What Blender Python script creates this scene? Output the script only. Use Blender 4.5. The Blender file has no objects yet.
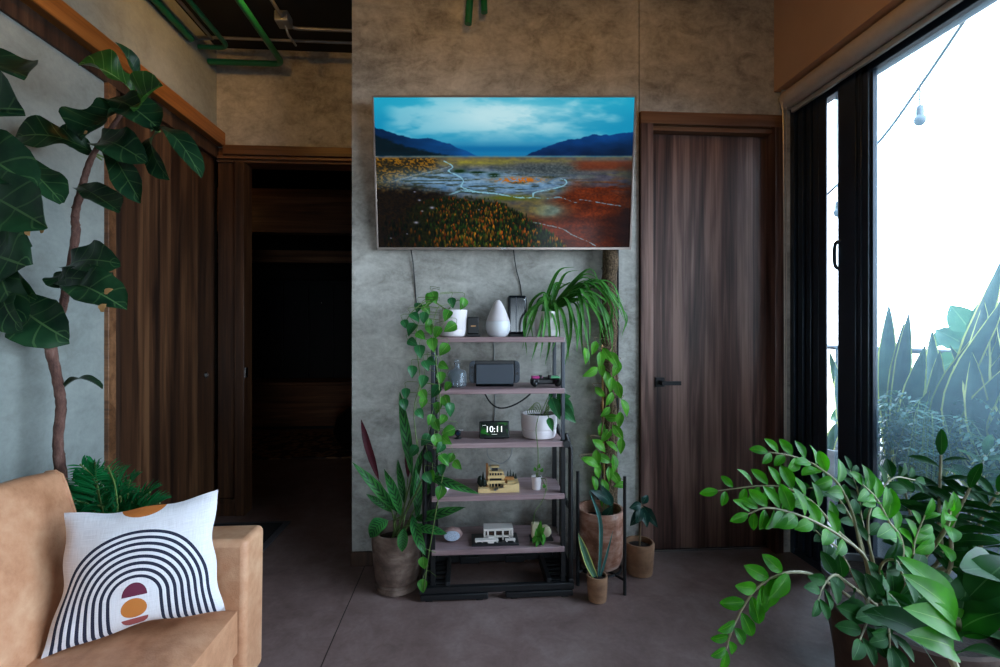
import bpy, math, random
import numpy as np
from mathutils import Vector as V, Matrix, Euler, noise as mnoise
random.seed(7)
SC = bpy.context.scene
COL = SC.collection
# ------------------------------------------------------------------ camera
TH = math.atan(.0685); CX, CY, CZ = 0., -2.39, 1.13; F = 490.
CT, ST = math.cos(TH), math.sin(TH)
def ray(px, py):
    u = (px-500)/F; v = (330-py)/F
    return V((ST+u*CT, CT-u*ST, v))
def PT(px, py, t): return V((CX, CY, CZ)) + ray(px, py)*t
def PY(px, py, y):
    d = ray(px, py); return V((CX, CY, CZ)) + d*((y-CY)/d.y)
def PX(px, py, x):
    d = ray(px, py); return V((CX, CY, CZ)) + d*((x-CX)/d.x)
cam = bpy.data.cameras.new('camera'); co = bpy.data.objects.new('camera', cam); COL.objects.link(co)
co.location = (CX, CY, CZ); co.rotation_euler = (math.pi/2, 0, -TH)
cam.lens = .49*36; cam.sensor_width = 36; cam.shift_y = -.0035; cam.clip_start = .02
SC.camera = co
# ------------------------------------------------------------------ mesh builder
class MB:
    def __init__(s): s.v = []; s.f = []; s.uv = []; s.m = []; s.mi = 0
    def add(s, vs, fs, uvs=None):
        o = len(s.v); s.v += [tuple(p) for p in vs]
        for f in fs:
            s.f.append([i+o for i in f]); s.m.append(s.mi)
            s.uv.append([uvs[i] for i in f] if uvs else [(0, 0)]*len(f))
    def box(s, a, b):
        (x0, y0, z0), (x1, y1, z1) = a, b
        x0, x1 = min(x0, x1), max(x0, x1); y0, y1 = min(y0, y1), max(y0, y1); z0, z1 = min(z0, z1), max(z0, z1)
        s.hexa([(x0,y0,z0),(x1,y0,z0),(x1,y1,z0),(x0,y1,z0),(x0,y0,z1),(x1,y0,z1),(x1,y1,z1),(x0,y1,z1)]); return s
    def hexa(s, p):
        s.add(p, [(0,3,2,1),(4,5,6,7),(0,1,5,4),(1,2,6,5),(2,3,7,6),(3,0,4,7)]); return s
    def obox(s, c, size, rot):
        R = Euler(rot).to_matrix(); h = V(size)/2; c = V(c)
        s.hexa([c+R@V((h.x*i, h.y*j, h.z*k)) for k in (-1, 1) for i, j in ((-1,-1),(1,-1),(1,1),(-1,1))]); return s
    def prism(s, poly, z0, z1, fn=lambda x, y, z: (x, y, z)):
        n = len(poly)
        s.add([fn(x, y, z0) for x, y in poly]+[fn(x, y, z1) for x, y in poly],
              [list(range(n))[::-1], list(range(n, 2*n))]+[(i, (i+1) % n, n+(i+1) % n, n+i) for i in range(n)]); return s
    def lathe(s, prof, c, n=32, sx=1, sy=1, M=None):
        c = V(c); vs = []
        for r, z in prof:
            for k in range(n):
                a = 2*math.pi*k/n; p = V((r*math.cos(a)*sx, r*math.sin(a)*sy, z))
                if M is not None: p = M@p
                vs.append(c+p)
        fs = []
        for i in range(len(prof)-1):
            for k in range(n):
                fs.append((i*n+k, i*n+(k+1) % n, (i+1)*n+(k+1) % n, (i+1)*n+k))
        s.add(vs, fs, [(k/n, prof[i][1]) for i in range(len(prof)) for k in range(n)])
        if prof[0][0] > 1e-4: s.add(vs[:n], [list(range(n))[::-1]])
        if prof[-1][0] > 1e-4: s.add(vs[-n:], [list(range(n))])
        return s
    def tube(s, pts, r, n=8, cap=True):
        pts = [V(p) for p in pts]; m = len(pts)
        rr = r if isinstance(r, (list, tuple)) else [r]*m
        if len(rr) != m: rr = [rr[0]+(rr[-1]-rr[0])*i/(m-1) for i in range(m)]
        t0 = (pts[1]-pts[0]).normalized()
        up = V((0, 0, 1)) if abs(t0.z) < .9 else V((1, 0, 0))
        nx = t0.cross(up).normalized(); vs = []
        for i in range(m):
            t = (pts[min(i+1, m-1)]-pts[max(i-1, 0)]).normalized()
            nx = (nx-t*nx.dot(t)).normalized(); ny = t.cross(nx)
            for k in range(n):
                a = 2*math.pi*k/n; vs.append(pts[i]+(nx*math.cos(a)+ny*math.sin(a))*rr[i])
        fs = [(i*n+k, i*n+(k+1) % n, (i+1)*n+(k+1) % n, (i+1)*n+k) for i in range(m-1) for k in range(n)]
        if cap: fs += [list(range(n))[::-1], list(range((m-1)*n, m*n))]
        s.add(vs, fs, [(k/n, i/(m-1)) for i in range(m) for k in range(n)]); return s
    def cyl(s, a, b, r, n=16): return s.tube([a, b], r, n)
    def sphere(s, c, r, n=16, sz=1):
        return s.lathe([(max(1e-5, r*math.sin(math.pi*i/10)), -r*sz*math.cos(math.pi*i/10)) for i in range(11)], c, n)
    def leaf(s, base, tip, width, nrm=(0, 0, 1), prof='ovate', bend=.12, fold=.25, nl=8, nw=4, wave=0., twist=0., seed=None):
        base, tip, nrm = V(base), V(tip), V(nrm)
        ax = tip-base; L = max(ax.length, 1e-4); d = ax/L
        nr = nrm-d*nrm.dot(d)
        if nr.length < 1e-3: nr = d.orthogonal()
        nr.normalize(); sd = d.cross(nr).normalized()
        ph = random.random()*6.28; vs = []; uv = []
        for i in range(nl+1):
            q = i/nl; w = width*prf(prof, q)/2
            c = base+ax*q+nr*(bend*L*4*q*(1-q))
            a = twist*q; s2 = sd*math.cos(a)+nr*math.sin(a); n2 = nr*math.cos(a)-sd*math.sin(a)
            for j in range(nw+1):
                e = 2*j/nw-1
                wv = wave*width*math.sin(q*11+ph+(2 if e > 0 else 0))*abs(e)
                vs.append(c+s2*(e*w)+n2*(fold*abs(e)**1.3*w+wv)); uv.append((j/nw, q))
        k = nw+1
        s.add(vs, [(i*k+j, i*k+j+1, (i+1)*k+j+1, (i+1)*k+j) for i in range(nl) for j in range(nw)], uv); return s
    def blade(s, pts, w, prof='strap', nw=2, fold=.2, nrm=(0, 0, 1)):
        """a long leaf along a polyline"""
        pts = [V(p) for p in pts]; m = len(pts); vs = []; uv = []
        for i, p in enumerate(pts):
            q = i/(m-1); t = (pts[min(i+1, m-1)]-pts[max(i-1, 0)]).normalized()
            n = V(nrm)-t*V(nrm).dot(t)
            n = n.normalized() if n.length > .05 else t.orthogonal().normalized()
            sd = t.cross(n).normalized(); hw = w*prf(prof, q)/2
            for j in range(nw+1):
                e = 2*j/nw-1; vs.append(p+sd*e*hw+n*(fold*abs(e)*hw)); uv.append((j/nw, q))
        k = nw+1
        s.add(vs, [(i*k+j, i*k+j+1, (i+1)*k+j+1, (i+1)*k+j) for i in range(m-1) for j in range(nw)], uv); return s
PRF = {
 'ovate': [(0,.05),(.08,.45),(.2,.82),(.38,1),(.6,.86),(.82,.46),(.94,.16),(1,.01)],
 'heart': [(0,.35),(.05,.75),(.18,1),(.38,.96),(.6,.74),(.8,.42),(.93,.14),(1,.01)],
 'lance': [(0,.06),(.12,.5),(.35,.95),(.55,1),(.75,.8),(.9,.4),(1,.02)],
 'strap': [(0,.55),(.2,.8),(.5,1),(.75,.85),(.9,.45),(1,.02)],
 'grass': [(0,.6),(.2,1),(.5,.9),(.8,.5),(1,.03)],
 'fiddle':[(0,.12),(.06,.4),(.18,.58),(.32,.6),(.5,.82),(.68,1),(.84,.92),(.94,.62),(1,.12)],
 'zz':    [(0,.12),(.12,.55),(.35,.95),(.5,1),(.7,.86),(.88,.5),(.96,.22),(1,.02)],
}
def prf(n, q):
    T = PRF[n]
    for (a, x), (b, y) in zip(T, T[1:]):
        if q <= b: return x+(y-x)*(q-a)/(b-a)
    return T[-1][1]
def cr(pts, k=6):
    """smooth polyline through the points"""
    P = [V(p) for p in pts]; P = [P[0]*2-P[1]]+P+[P[-1]*2-P[-2]]; out = []
    for i in range(1, len(P)-2):
        for j in range(k):
            t = j/k; a, b, c, d = P[i-1], P[i], P[i+1], P[i+2]
            out.append(.5*((2*b)+(c-a)*t+(2*a-5*b+4*c-d)*t*t+(3*b-a-3*c+d)*t**3))
    out.append(P[-2]); return out
# ------------------------------------------------------------------ objects
def setp(o, label=None, cat=None, group=None, kind=None):
    if label: o['label'] = label
    if cat: o['category'] = cat
    if group: o['group'] = group
    if kind: o['kind'] = kind
    return o
def thing(name, label, cat, loc=(0, 0, 0), rot=(0, 0, 0), group=None, kind=None):
    o = bpy.data.objects.new(name, None); COL.objects.link(o); o.empty_display_size = .1
    o.location = loc; o.rotation_euler = rot
    return setp(o, label, cat, group, kind)
def org(p):
    while p.parent: p = p.parent
    return p.location.copy()
def obj(name, mb, mat, parent=None, local=False, bevel=0, seg=2, smooth=True, ang=40, subd=0, solid=0, base=None, label=None, kind=None):
    """link the builder as one mesh. world coordinates unless local"""
    off = V((0, 0, 0))
    if parent is not None and not local: off = org(parent)
    if parent is None:
        if base is None:
            A = np.array(mb.v); off = V(((A[:,0].min()+A[:,0].max())/2, (A[:,1].min()+A[:,1].max())/2, A[:,2].min()))
        else: off = V(base)
    me = bpy.data.meshes.new(name)
    me.from_pydata([(p[0]-off.x, p[1]-off.y, p[2]-off.z) for p in mb.v], [], mb.f)
    if any(any(c != (0, 0) for c in u) for u in mb.uv):
        ul = me.uv_layers.new(name='UVMap'); flat = [x for u in mb.uv for c in u for x in c]
        ul.data.foreach_set('uv', flat)
    mats = mat if isinstance(mat, (list, tuple)) else [mat]
    for m in mats: me.materials.append(m)
    if len(mats) > 1: me.polygons.foreach_set('material_index', mb.m)
    me.update()
    if smooth:
        me.shade_smooth(); me.set_sharp_from_angle(angle=math.radians(ang))
    o = bpy.data.objects.new(name, me); COL.objects.link(o)
    if parent is not None: o.parent = parent
    else: o.location = off
    if bevel:
        b = o.modifiers.new('bevel', 'BEVEL'); b.width = bevel; b.segments = seg; b.limit_method = 'ANGLE'; b.angle_limit = math.radians(35)
        b.harden_normals = False
    if subd:
        b = o.modifiers.new('subdivision', 'SUBSURF'); b.levels = subd; b.render_levels = subd
    if solid:
        b = o.modifiers.new('thickness', 'SOLIDIFY'); b.thickness = solid; b.offset = 0
    if label: o['label'] = label
    if kind: o['kind'] = kind
    return o
def struct(name, mb, mat, parent=None, **k):
    o = obj(name, mb, mat, parent, **k)
    if parent is None: o['kind'] = 'structure'
    return o
def copy_tree(o, parent=None):
    c = o.copy(); COL.objects.link(c); c.parent = parent
    for ch in o.children: copy_tree(ch, c)
    return c
# ------------------------------------------------------------------ materials
def lin(c): 
    c = c/255; return c/12.92 if c <= .04045 else ((c+.055)/1.055)**2.4
def rgb(r, g, b): return (lin(r), lin(g), lin(b), 1)
class MT:
    def __init__(s, name):
        s.m = bpy.data.materials.new(name); s.m.use_nodes = True; s.t = s.m.node_tree; s.n = s.t.nodes
        s.b = s.n['Principled BSDF']; s.o = s.n['Material Output']
    def new(s, typ, **k):
        n = s.n.new(typ)
        for a, v in k.items(): setattr(n, a, v)
        return n
    def put(s, sock, v):
        if v is None: return
        if isinstance(v, bpy.types.NodeSocket): s.t.links.new(v, sock)
        else:
            try: sock.default_value = v
            except Exception: sock.default_value = v[:3] if hasattr(v, '__len__') else (v, v, v)
    def set(s, **k):
        for a, v in k.items(): s.put(s.b.inputs[a.replace('_', ' ')], v)
    def math(s, op, a, b=None, c=None, clamp=False):
        n = s.new('ShaderNodeMath', operation=op, use_clamp=clamp)
        for i, v in enumerate((a, b, c)): s.put(n.inputs[i], v)
        return n.outputs[0]
    def coord(s, kind='Object', scale=(1, 1, 1)):
        c = s.new('ShaderNodeTexCoord').outputs[kind]
        if kind == 'World':
            pass
        m = s.new('ShaderNodeMapping'); s.t.links.new(c, m.inputs[0]); m.inputs['Scale'].default_value = scale
        return m.outputs[0]
    def wpos(s, scale=(1, 1, 1)):
        c = s.new('ShaderNodeNewGeometry').outputs['Position']
        m = s.new('ShaderNodeMapping'); s.t.links.new(c, m.inputs[0]); m.inputs['Scale'].default_value = scale
        return m.outputs[0]
    def xyz(s, vec):
        n = s.new('ShaderNodeSeparateXYZ'); s.put(n.inputs[0], vec); return n.outputs
    def noise(s, vec, scale=5, detail=4, rough=.55, dist=0):
        n = s.new('ShaderNodeTexNoise'); s.put(n.inputs['Vector'], vec)
        n.inputs['Scale'].default_value = scale; n.inputs['Detail'].default_value = detail
        n.inputs['Roughness'].default_value = rough; n.inputs['Distortion'].default_value = dist
        return n.outputs['Fac']
    def ramp(s, fac, stops):
        n = s.new('ShaderNodeValToRGB'); s.put(n.inputs[0], fac); e = n.color_ramp.elements
        while len(e) < len(stops): e.new(.5)
        for x, (p, c) in zip(e, stops): x.position = p; x.color = c
        return n.outputs[0]
    def mix(s, fac, a, b, typ='MIX'):
        n = s.new('ShaderNodeMix', data_type='RGBA', blend_type=typ)
        s.put(n.inputs[0], fac); s.put(n.inputs[6], a); s.put(n.inputs[7], b); return n.outputs[2]
    def bump(s, h, strength=.3, dist=.01):
        n = s.new('ShaderNodeBump'); s.put(n.inputs['Height'], h)
        n.inputs['Strength'].default_value = strength; n.inputs['Distance'].default_value = dist
        s.t.links.new(n.outputs[0], s.b.inputs['Normal'])
def simple(name, c, rough=.5, metal=0, var=.12, scale=12, bump=0, bscale=60, **k):
    M = MT(name); p = M.coord('Object'); f = M.noise(p, scale, 4)
    lo = tuple(x*(1-var) for x in c[:3])+(1,); hi = tuple(min(1, x*(1+var)) for x in c[:3])+(1,)
    M.set(Base_Color=M.ramp(f, [(.3, lo), (.7, hi)]), Roughness=rough, Metallic=metal, **k)
    if bump: M.bump(M.noise(p, bscale, 3), bump, .004)
    return M.m
def wood(name, dark, mid, light, rough=.42, grain='z', strip=.085, scale=1):
    """veneer: fibres run along the given axis, strips of slightly different tone"""
    M = MT(name); ax = {'x': 0, 'y': 1, 'z': 2}[grain]
    sc = [26*scale]*3; sc[ax] = .9*scale
    fine = [150*scale]*3; fine[ax] = 2.2*scale
    wide = [7*scale]*3; wide[ax] = .55*scale
    p = M.wpos(); 
    n1 = M.noise(M.wpos(sc), 1, 5, .6, 1.2); n2 = M.noise(M.wpos(fine), 1, 3, .6, .4); n3 = M.noise(M.wpos(wide), 1, 3, .5, 2.2)
    x = M.xyz(p); h = M.math('ADD', x[0], x[1]) if ax == 2 else M.math('ADD', x[2], x[1 - ax] if ax < 2 else 0.)
    wn = M.new('ShaderNodeTexWhiteNoise', noise_dimensions='1D')
    M.put(wn.inputs['W'], M.math('FLOOR', M.math('DIVIDE', h, strip)))
    f = M.math('ADD', M.math('MULTIPLY', n3, .55), M.math('MULTIPLY', n1, .45))
    f = M.math('ADD', f, M.math('MULTIPLY', M.math('SUBTRACT', wn.outputs[0], .5), .16))
    f = M.math('ADD', f, M.math('MULTIPLY', M.math('SUBTRACT', n2, .5), .22))
    M.set(Base_Color=M.ramp(f, [(.33, dark), (.5, mid), (.66, light)]), Roughness=rough)
    M.b.inputs['Specular IOR Level'].default_value = .5
    M.bump(n2, .12, .002); return M.m
def leafmat(name, base, light, vein=None, edge=None, rough=.35, trans=.25, lat=0., spots=None, tcol=None, edgew=.12):
    M = MT(name); uv = M.xyz(M.coord('UV')); p = M.wpos()
    c = M.ramp(M.noise(p, 14, 3), [(.3, base), (.7, light)])
    d = M.math('ABSOLUTE', M.math('SUBTRACT', uv[0], .5))
    if lat or spots:
        st = M.math('SINE', M.math('MULTIPLY', M.math('SUBTRACT', uv[1], M.math('MULTIPLY', d, .35)), 6.283*(lat or 9)))
    if spots:
        sp = M.math('GREATER_THAN', st, .25)
        sp = M.math('MULTIPLY', sp, M.math('LESS_THAN', d, .36))
        c = M.mix(M.math('MULTIPLY', sp, .85), c, spots)
    elif lat and vein:
        c = M.mix(M.math('MULTIPLY', M.math('GREATER_THAN', st, .955), .5), c, vein)
    if vein: c = M.mix(M.math('LESS_THAN', d, .018), c, vein)
    if edge: c = M.mix(M.math('GREATER_THAN', d, .5-edgew), c, edge)
    M.set(Base_Color=c, Roughness=rough); M.b.inputs['Specular IOR Level'].default_value = .1 if 'dark glossy' in name else .2
    tr = M.new('ShaderNodeBsdfTranslucent'); 
    tc = M.mix(1., c, tcol or (1.3, 1.6, .7, 1), 'MULTIPLY'); M.put(tr.inputs[0], tc)
    ms = M.new('ShaderNodeMixShader'); ms.inputs[0].default_value = trans
    M.t.links.new(M.b.outputs[0], ms.inputs[1]); M.t.links.new(tr.outputs[0], ms.inputs[2]); M.t.links.new(ms.outputs[0], M.o.inputs[0])
    return M.m
def concrete(name, stops, rough=.6, s=1., bump=.25):
    M = MT(name); p = M.wpos()
    n1 = M.noise(p, 1.6*s, 8, .66, .4); n2 = M.noise(M.wpos((1, 1, 1.5)), 9*s, 8, .72, .5); n3 = M.noise(p, 55*s, 3)
    f = M.math('ADD', M.math('MULTIPLY', n1, .5), M.math('ADD', M.math('MULTIPLY', n2, .4), M.math('MULTIPLY', n3, .1)))
    M.set(Base_Color=M.ramp(f, stops), Roughness=rough)
    M.bump(M.math('ADD', n2, M.math('MULTIPLY', n3, .4)), bump, .006)
    return M
mt = {}
mt['concrete'] = concrete('trowelled concrete', [(.36, rgb(98,94,87)), (.49, rgb(170,166,158)), (.63, rgb(214,211,203))]).m
mt['concrete_left'] = concrete('smooth plaster', [(.34, rgb(122,126,120)), (.5, rgb(148,154,150)), (.66, rgb(168,173,168))], .55).m
FL = concrete('polished concrete floor', [(.34, rgb(100,76,70)), (.5, rgb(134,108,102)), (.66, rgb(160,136,130))], .42, 1.0, .06)
_x = FL.xyz(FL.wpos()); _wob = FL.math('MULTIPLY', FL.math('SUBTRACT', FL.noise(FL.wpos(), 3, 2), .5), .012)
_j = FL.math('LESS_THAN', FL.math('ABSOLUTE', FL.math('ADD', FL.math('ADD', _x[0], .487), _wob)), .0022)
_c = FL.b.inputs['Base Color'].links[0].from_socket
FL.set(Base_Color=FL.mix(_j, _c, rgb(45,32,26)))
FL.set(Roughness=FL.ramp(FL.noise(FL.wpos(), 4, 5), [(.3, (.34,)*3+(1,)), (.7, (.58,)*3+(1,))]))
mt['floor'] = FL.m
mt['walnut'] = wood('dark walnut veneer', rgb(44,28,26), rgb(98,70,62), rgb(150,116,104), .32)
mt['walnut_left'] = wood('brown walnut veneer', rgb(34,20,13), rgb(74,46,29), rgb(112,76,50), .45)
mt['walnut_dark'] = wood('dark shaded walnut', rgb(38,24,17), rgb(66,44,32), rgb(92,66,48), .5)  # dark wood tone, also used to paint shade under the left header
mt['trim'] = wood('walnut trim', rgb(74,46,28), rgb(112,74,48), rgb(146,102,70), .4, 'x', .3)
mt['trim_y'] = wood('walnut header', rgb(84,46,20), rgb(136,80,34), rgb(172,110,54), .4, 'y', .3)
mt['shelf'] = wood('pale violet brown laminate', rgb(124,98,100), rgb(154,126,127), rgb(176,150,150), .45, 'x', .5, 1.4)
mt['black_metal'] = simple('black powder coat', rgb(24,24,26), .45, .3)
mt['steel'] = simple('grey painted steel', rgb(70,74,80), .35, .7)
mt['black_plastic'] = simple('black plastic', rgb(18,19,22), .4)
mt['grey_plastic'] = simple('slate plastic', rgb(58,66,76), .5, 0, .06)
mt['dark_frame'] = simple('anodised dark frame', rgb(36,48,62), .3, .3)
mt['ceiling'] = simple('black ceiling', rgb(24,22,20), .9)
mt['green_pipe'] = simple('green conduit', rgb(22,112,72), .4)
mt['grey_pipe'] = simple('galvanised conduit', rgb(150,150,148), .4, .6)
mt['leather'] = None
mt['chrome'] = simple('brushed metal', rgb(190,190,190), .25, 1)
mt['white_ceramic'] = simple('blush white ceramic', rgb(226,216,218), .5, 0, .03)
mt['white_plastic'] = simple('matte white plastic', rgb(225,226,230), .45, 0, .03)
mt['soil'] = simple('dark soil', rgb(44,32,25), .95, 0, .5, 60, .8, 90)
mt['cable'] = simple('black cable', rgb(20,24,26), .6)
mt['cable_grey'] = simple('grey cable', rgb(150,155,155), .6)
mt['blind'] = simple('tan blind fabric', rgb(196,172,152), .75, 0, .04, 40)
mt['blind_rail'] = simple('pale rail', rgb(206,194,180), .35, .3)
mt['beam'] = simple('tan painted beam', rgb(196,152,118), .8, 0, .05, 4)
mt['mat_cloth'] = simple('charcoal mat', rgb(36,36,38), .95, 0, .3, 200, .5, 300)
mt['mat_rim'] = simple('grey mat rim', rgb(92,92,98), .8)
M = MT('tan leather'); p = M.coord('Object')
f = M.math('ADD', M.math('MULTIPLY', M.noise(p, 3.5, 5, .6, .6), .6), M.math('MULTIPLY', M.noise(p, 22, 5, .65), .4))
M.set(Base_Color=M.ramp(f, [(.34, rgb(150,98,66)), (.5, rgb(186,134,100)), (.66, rgb(206,162,128))]), Roughness=.48)
vor = M.new('ShaderNodeTexVoronoi'); M.put(vor.inputs['Vector'], p); vor.inputs['Scale'].default_value = 260
M.bump(M.math('ADD', vor.outputs['Distance'], M.math('MULTIPLY', M.noise(p, 30, 4), 1.5)), .12, .003); mt['leather'] = M.m
def terracotta(name, stops):
    M = MT(name); p = M.coord('Object'); q = M.coord('Object', (1, 1, 2.5))
    f = M.math('ADD', M.math('MULTIPLY', M.noise(p, 9, 6, .65, .8), .5), M.math('MULTIPLY', M.noise(q, 8, 4, .6), .5))
    M.set(Base_Color=M.ramp(f, stops), Roughness=.85); M.bump(M.noise(p, 45, 4), .35, .004); return M.m
mt['pot_grey'] = terracotta('weathered grey clay', [(.34, rgb(62,46,40)), (.5, rgb(110,88,76)), (.66, rgb(158,136,122))])
mt['pot_red'] = terracotta('weathered red clay', [(.3, rgb(74,46,34)), (.46, rgb(136,88,66)), (.56, rgb(172,130,112)), (.66, rgb(208,184,172))])
mt['pot_ochre'] = terracotta('ochre clay', [(.3, rgb(104,72,52)), (.5, rgb(148,108,80)), (.7, rgb(178,142,114))])
mt['pot_dark'] = terracotta('dark brown clay', [(.3, rgb(40,26,20)), (.5, rgb(62,42,32)), (.7, rgb(84,60,46))])
mt['pot_out'] = terracotta('grey planter', [(.3, rgb(70,72,78)), (.5, rgb(96,98,104)), (.7, rgb(120,122,126))])
M = MT('bark'); p = M.coord('Object', (1, 1, .35)); f = M.noise(p, 40, 5, .7)
M.set(Base_Color=M.ramp(f, [(.3, rgb(62,38,32)), (.5, rgb(104,70,60)), (.7, rgb(140,106,94))]), Roughness=.85); M.bump(f, .6, .006); mt['bark'] = M.m
M = MT('coir'); p = M.coord('Object', (1, 1, .6)); f = M.noise(p, 130, 4, .7)
M.set(Base_Color=M.ramp(f, [(.3, rgb(44,32,22)), (.5, rgb(92,72,52)), (.72, rgb(150,126,98))]), Roughness=.95); M.bump(f, .9, .01); mt['coir'] = M.m
mt['stem'] = simple('green stem', rgb(98,122,62), .6)
mt['stem_brown'] = simple('brown stem', rgb(122,98,72), .7)
mt['zz_stem'] = simple('pale stem', rgb(142,136,104), .55, 0, .25, 30)
mt['bamboo'] = simple('bamboo cane', rgb(190,140,80), .6)
mt['fig'] = leafmat('fiddle leaf', rgb(16,42,28), rgb(36,70,42), rgb(78,108,66), lat=6, rough=.34, trans=.12)
mt['fig_new'] = leafmat('young fiddle leaf', rgb(34,68,28), rgb(60,102,38), rgb(120,150,84), lat=7, rough=.32, trans=.25)
mt['tan_spot'] = simple('dry leaf edge', rgb(196,146,92), .7)
mt['pothos'] = leafmat('pothos leaf', rgb(48,112,40), rgb(92,160,60), rgb(130,184,84), rough=.28, trans=.3)
mt['pothos_dark'] = leafmat('dark pothos leaf', rgb(28,78,46), rgb(52,112,62), rgb(84,140,80), rough=.28, trans=.2)
mt['hoya'] = leafmat('bright vine leaf', rgb(60,130,34), rgb(104,176,56), rgb(140,196,80), rough=.3, trans=.3)
mt['spider'] = leafmat('spider blade', rgb(44,104,40), rgb(86,148,66), rgb(140,180,104), rough=.35, trans=.3)
mt['calathea'] = leafmat('rattlesnake leaf', rgb(38,96,46), rgb(60,124,54), rgb(26,60,34), rough=.4, trans=.12, spots=rgb(14,38,24), lat=9)
mt['calathea_under'] = leafmat('plum leaf underside', rgb(66,24,34), rgb(92,36,46), rgb(60,20,30), rough=.5, trans=.15)
mt['zz'] = leafmat('glossy leaflet', rgb(30,92,16), rgb(70,146,26), rgb(98,152,52), rough=.38, trans=.38)
mt['zz_dark'] = leafmat('dark glossy leaflet', rgb(12,48,20), rgb(30,82,28), rgb(60,100,54), rough=.52, trans=.2)
mt['ficus'] = leafmat('dark rubber leaf', rgb(18,48,42), rgb(34,68,56), rgb(70,104,84), rough=.3, trans=.1)
mt['snake'] = leafmat('variegated blade', rgb(56,92,74), rgb(92,126,96), None, rgb(196,198,110), rough=.4, trans=.15)
mt['snake_thin'] = leafmat('blue green blade', rgb(52,92,88), rgb(76,116,108), None, None, rough=.4, trans=.1)
mt['snake_out'] = leafmat('outdoor variegated blade', rgb(34,56,56), rgb(62,84,80), None, rgb(190,190,110), rough=.4, trans=.06, edgew=.08)
mt['broad_out'] = leafmat('outdoor broad leaf', rgb(56,100,84), rgb(80,124,100), rgb(110,144,116), rough=.4, trans=.12)
mt['fern_out'] = leafmat('outdoor fern', rgb(44,78,70), rgb(84,120,108), None, rough=.35, trans=.2)
mt['palm'] = leafmat('palm leaflet', rgb(16,92,52), rgb(34,140,76), rgb(60,150,92), rough=.4, trans=.3)
SKY = 13.5; WARM = 8.5
# ------------------------------------------------------------------ the room
HC = 2.84
XL, XR = -1.51, 1.66
b = MB().box((-3.6, -5.4, -.1), (1.72, 4.6, 0)); struct('floor', b, mt['floor'], smooth=False)
b = MB().box((-3.6, -5.4, HC), (1.95, 4.6, HC+.1)); struct('ceiling', b, mt['ceiling'], smooth=False)
# back wall: a deep concrete pier, a seam, the part over the door
b = MB().box((-.547, 0, 0), (.857, .82, HC)); b.box((.857, .12, 0), (1.755, .82, HC)); b.box((.861, 0, 2.215), (1.755, .13, HC)); b.box((1.6, 0, 0), (1.755, .13, 2.215))
struct('wall_back', b, mt['concrete'], smooth=False)
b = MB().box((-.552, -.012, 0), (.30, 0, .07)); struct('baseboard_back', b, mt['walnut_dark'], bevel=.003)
b = MB().box((XL-.2, -5.4, 0), (XL, -.235, 2.25)); b.box((XL-.2, -5.4, 2.25), (XL, .83, HC)); b.box((XL-.2, -.235, 0), (XL-.07, .83, 2.25))
struct('wall_left', b, mt['concrete_left'], smooth=False)
b = MB().box((XL, .69, 2.235), (-.547, .82, HC)); struct('wall_alcove', b, mt['concrete'], smooth=False)
b = MB().box((XL-.2, -5.4, 0), (.3, -5.25, HC)); b.box((1.3, -5.4, 0), (1.95, -5.25, HC)); b.box((.3, -5.4, 0), (1.3, -5.25, .25)); b.box((.3, -5.4, 1.45), (1.3, -5.25, HC)); struct('wall_front', b, mt['concrete_left'], smooth=False)
b = MB().box((XR, -5.4, 0), (1.95, -3.45, HC)); b.box((1.56, -5.25, 2.34), (1.95, 0, HC)); struct('wall_right', b, mt['beam'], smooth=False)
# header over the left wall's sliding track
b = MB().box((XL, -5.2, 2.24), (XL+.052, .69, 2.325)); b.box((XL, -5.2, 2.325), (XL+.03, .69, 2.34))
struct('trim_1', b, mt['trim_y'], bevel=.004)
b = MB().box((XL, -5.2, 2.165), (XL+.012, -.24, 2.24)); b.box((XL-.05, -.24, 2.165), (XL+.012, .69, 2.24)); struct('trim_2', b, mt['walnut_dark'], bevel=.002)  # strip in darker wood stands in for the recess shade
# head trim over the alcove opening
b = MB().box((XL+.05, .655, 2.185), (-.547, .69, 2.243)); b.box((XL+.012, .67, 2.165), (-.547, .69, 2.185)); b.box((XL, .69, 2.15), (-.547, .82, 2.236))
struct('trim_3', b, mt['trim'], bevel=.003)
# door 1 (right)
d1 = thing('door_1', 'tall dark walnut door with black lever handle beside the window', 'door', (1.23, .02, 0), kind='structure')
b = MB().box((.861, -.018, 0), (.925, .12, 2.155)); b.box((1.555, -.018, 0), (1.60, .12, 2.155)); obj('door_frame', b, mt['walnut'], d1, bevel=.002)
b = MB().box((.861, -.018, 2.155), (1.60, .12, 2.216)); b.box((.925, .005, 2.13), (1.555, .12, 2.155)); obj('door_head', b, mt['trim'], d1, bevel=.003)
b = MB().box((.927, .05, .012), (1.553, .095, 2.129)); obj('door_panel', b, mt['walnut'], d1, bevel=.002)
b = MB().box((.927, .045, 0), (1.553, .1, .01)); obj('threshold', b, mt['chrome'], d1)
hp = PY(659, 382, .05)
b = MB().box((hp.x-.022, .04, hp.z-.024), (hp.x+.026, .05, hp.z+.024)); b.box((hp.x-.009, .0, hp.z-.009), (hp.x+.009, .042, hp.z+.009)); b.box((hp.x-.009, -.012, hp.z-.011), (hp.x+.09, .002, hp.z+.009))
obj('door_handle', b, mt['black_metal'], d1, bevel=.0015)
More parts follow.
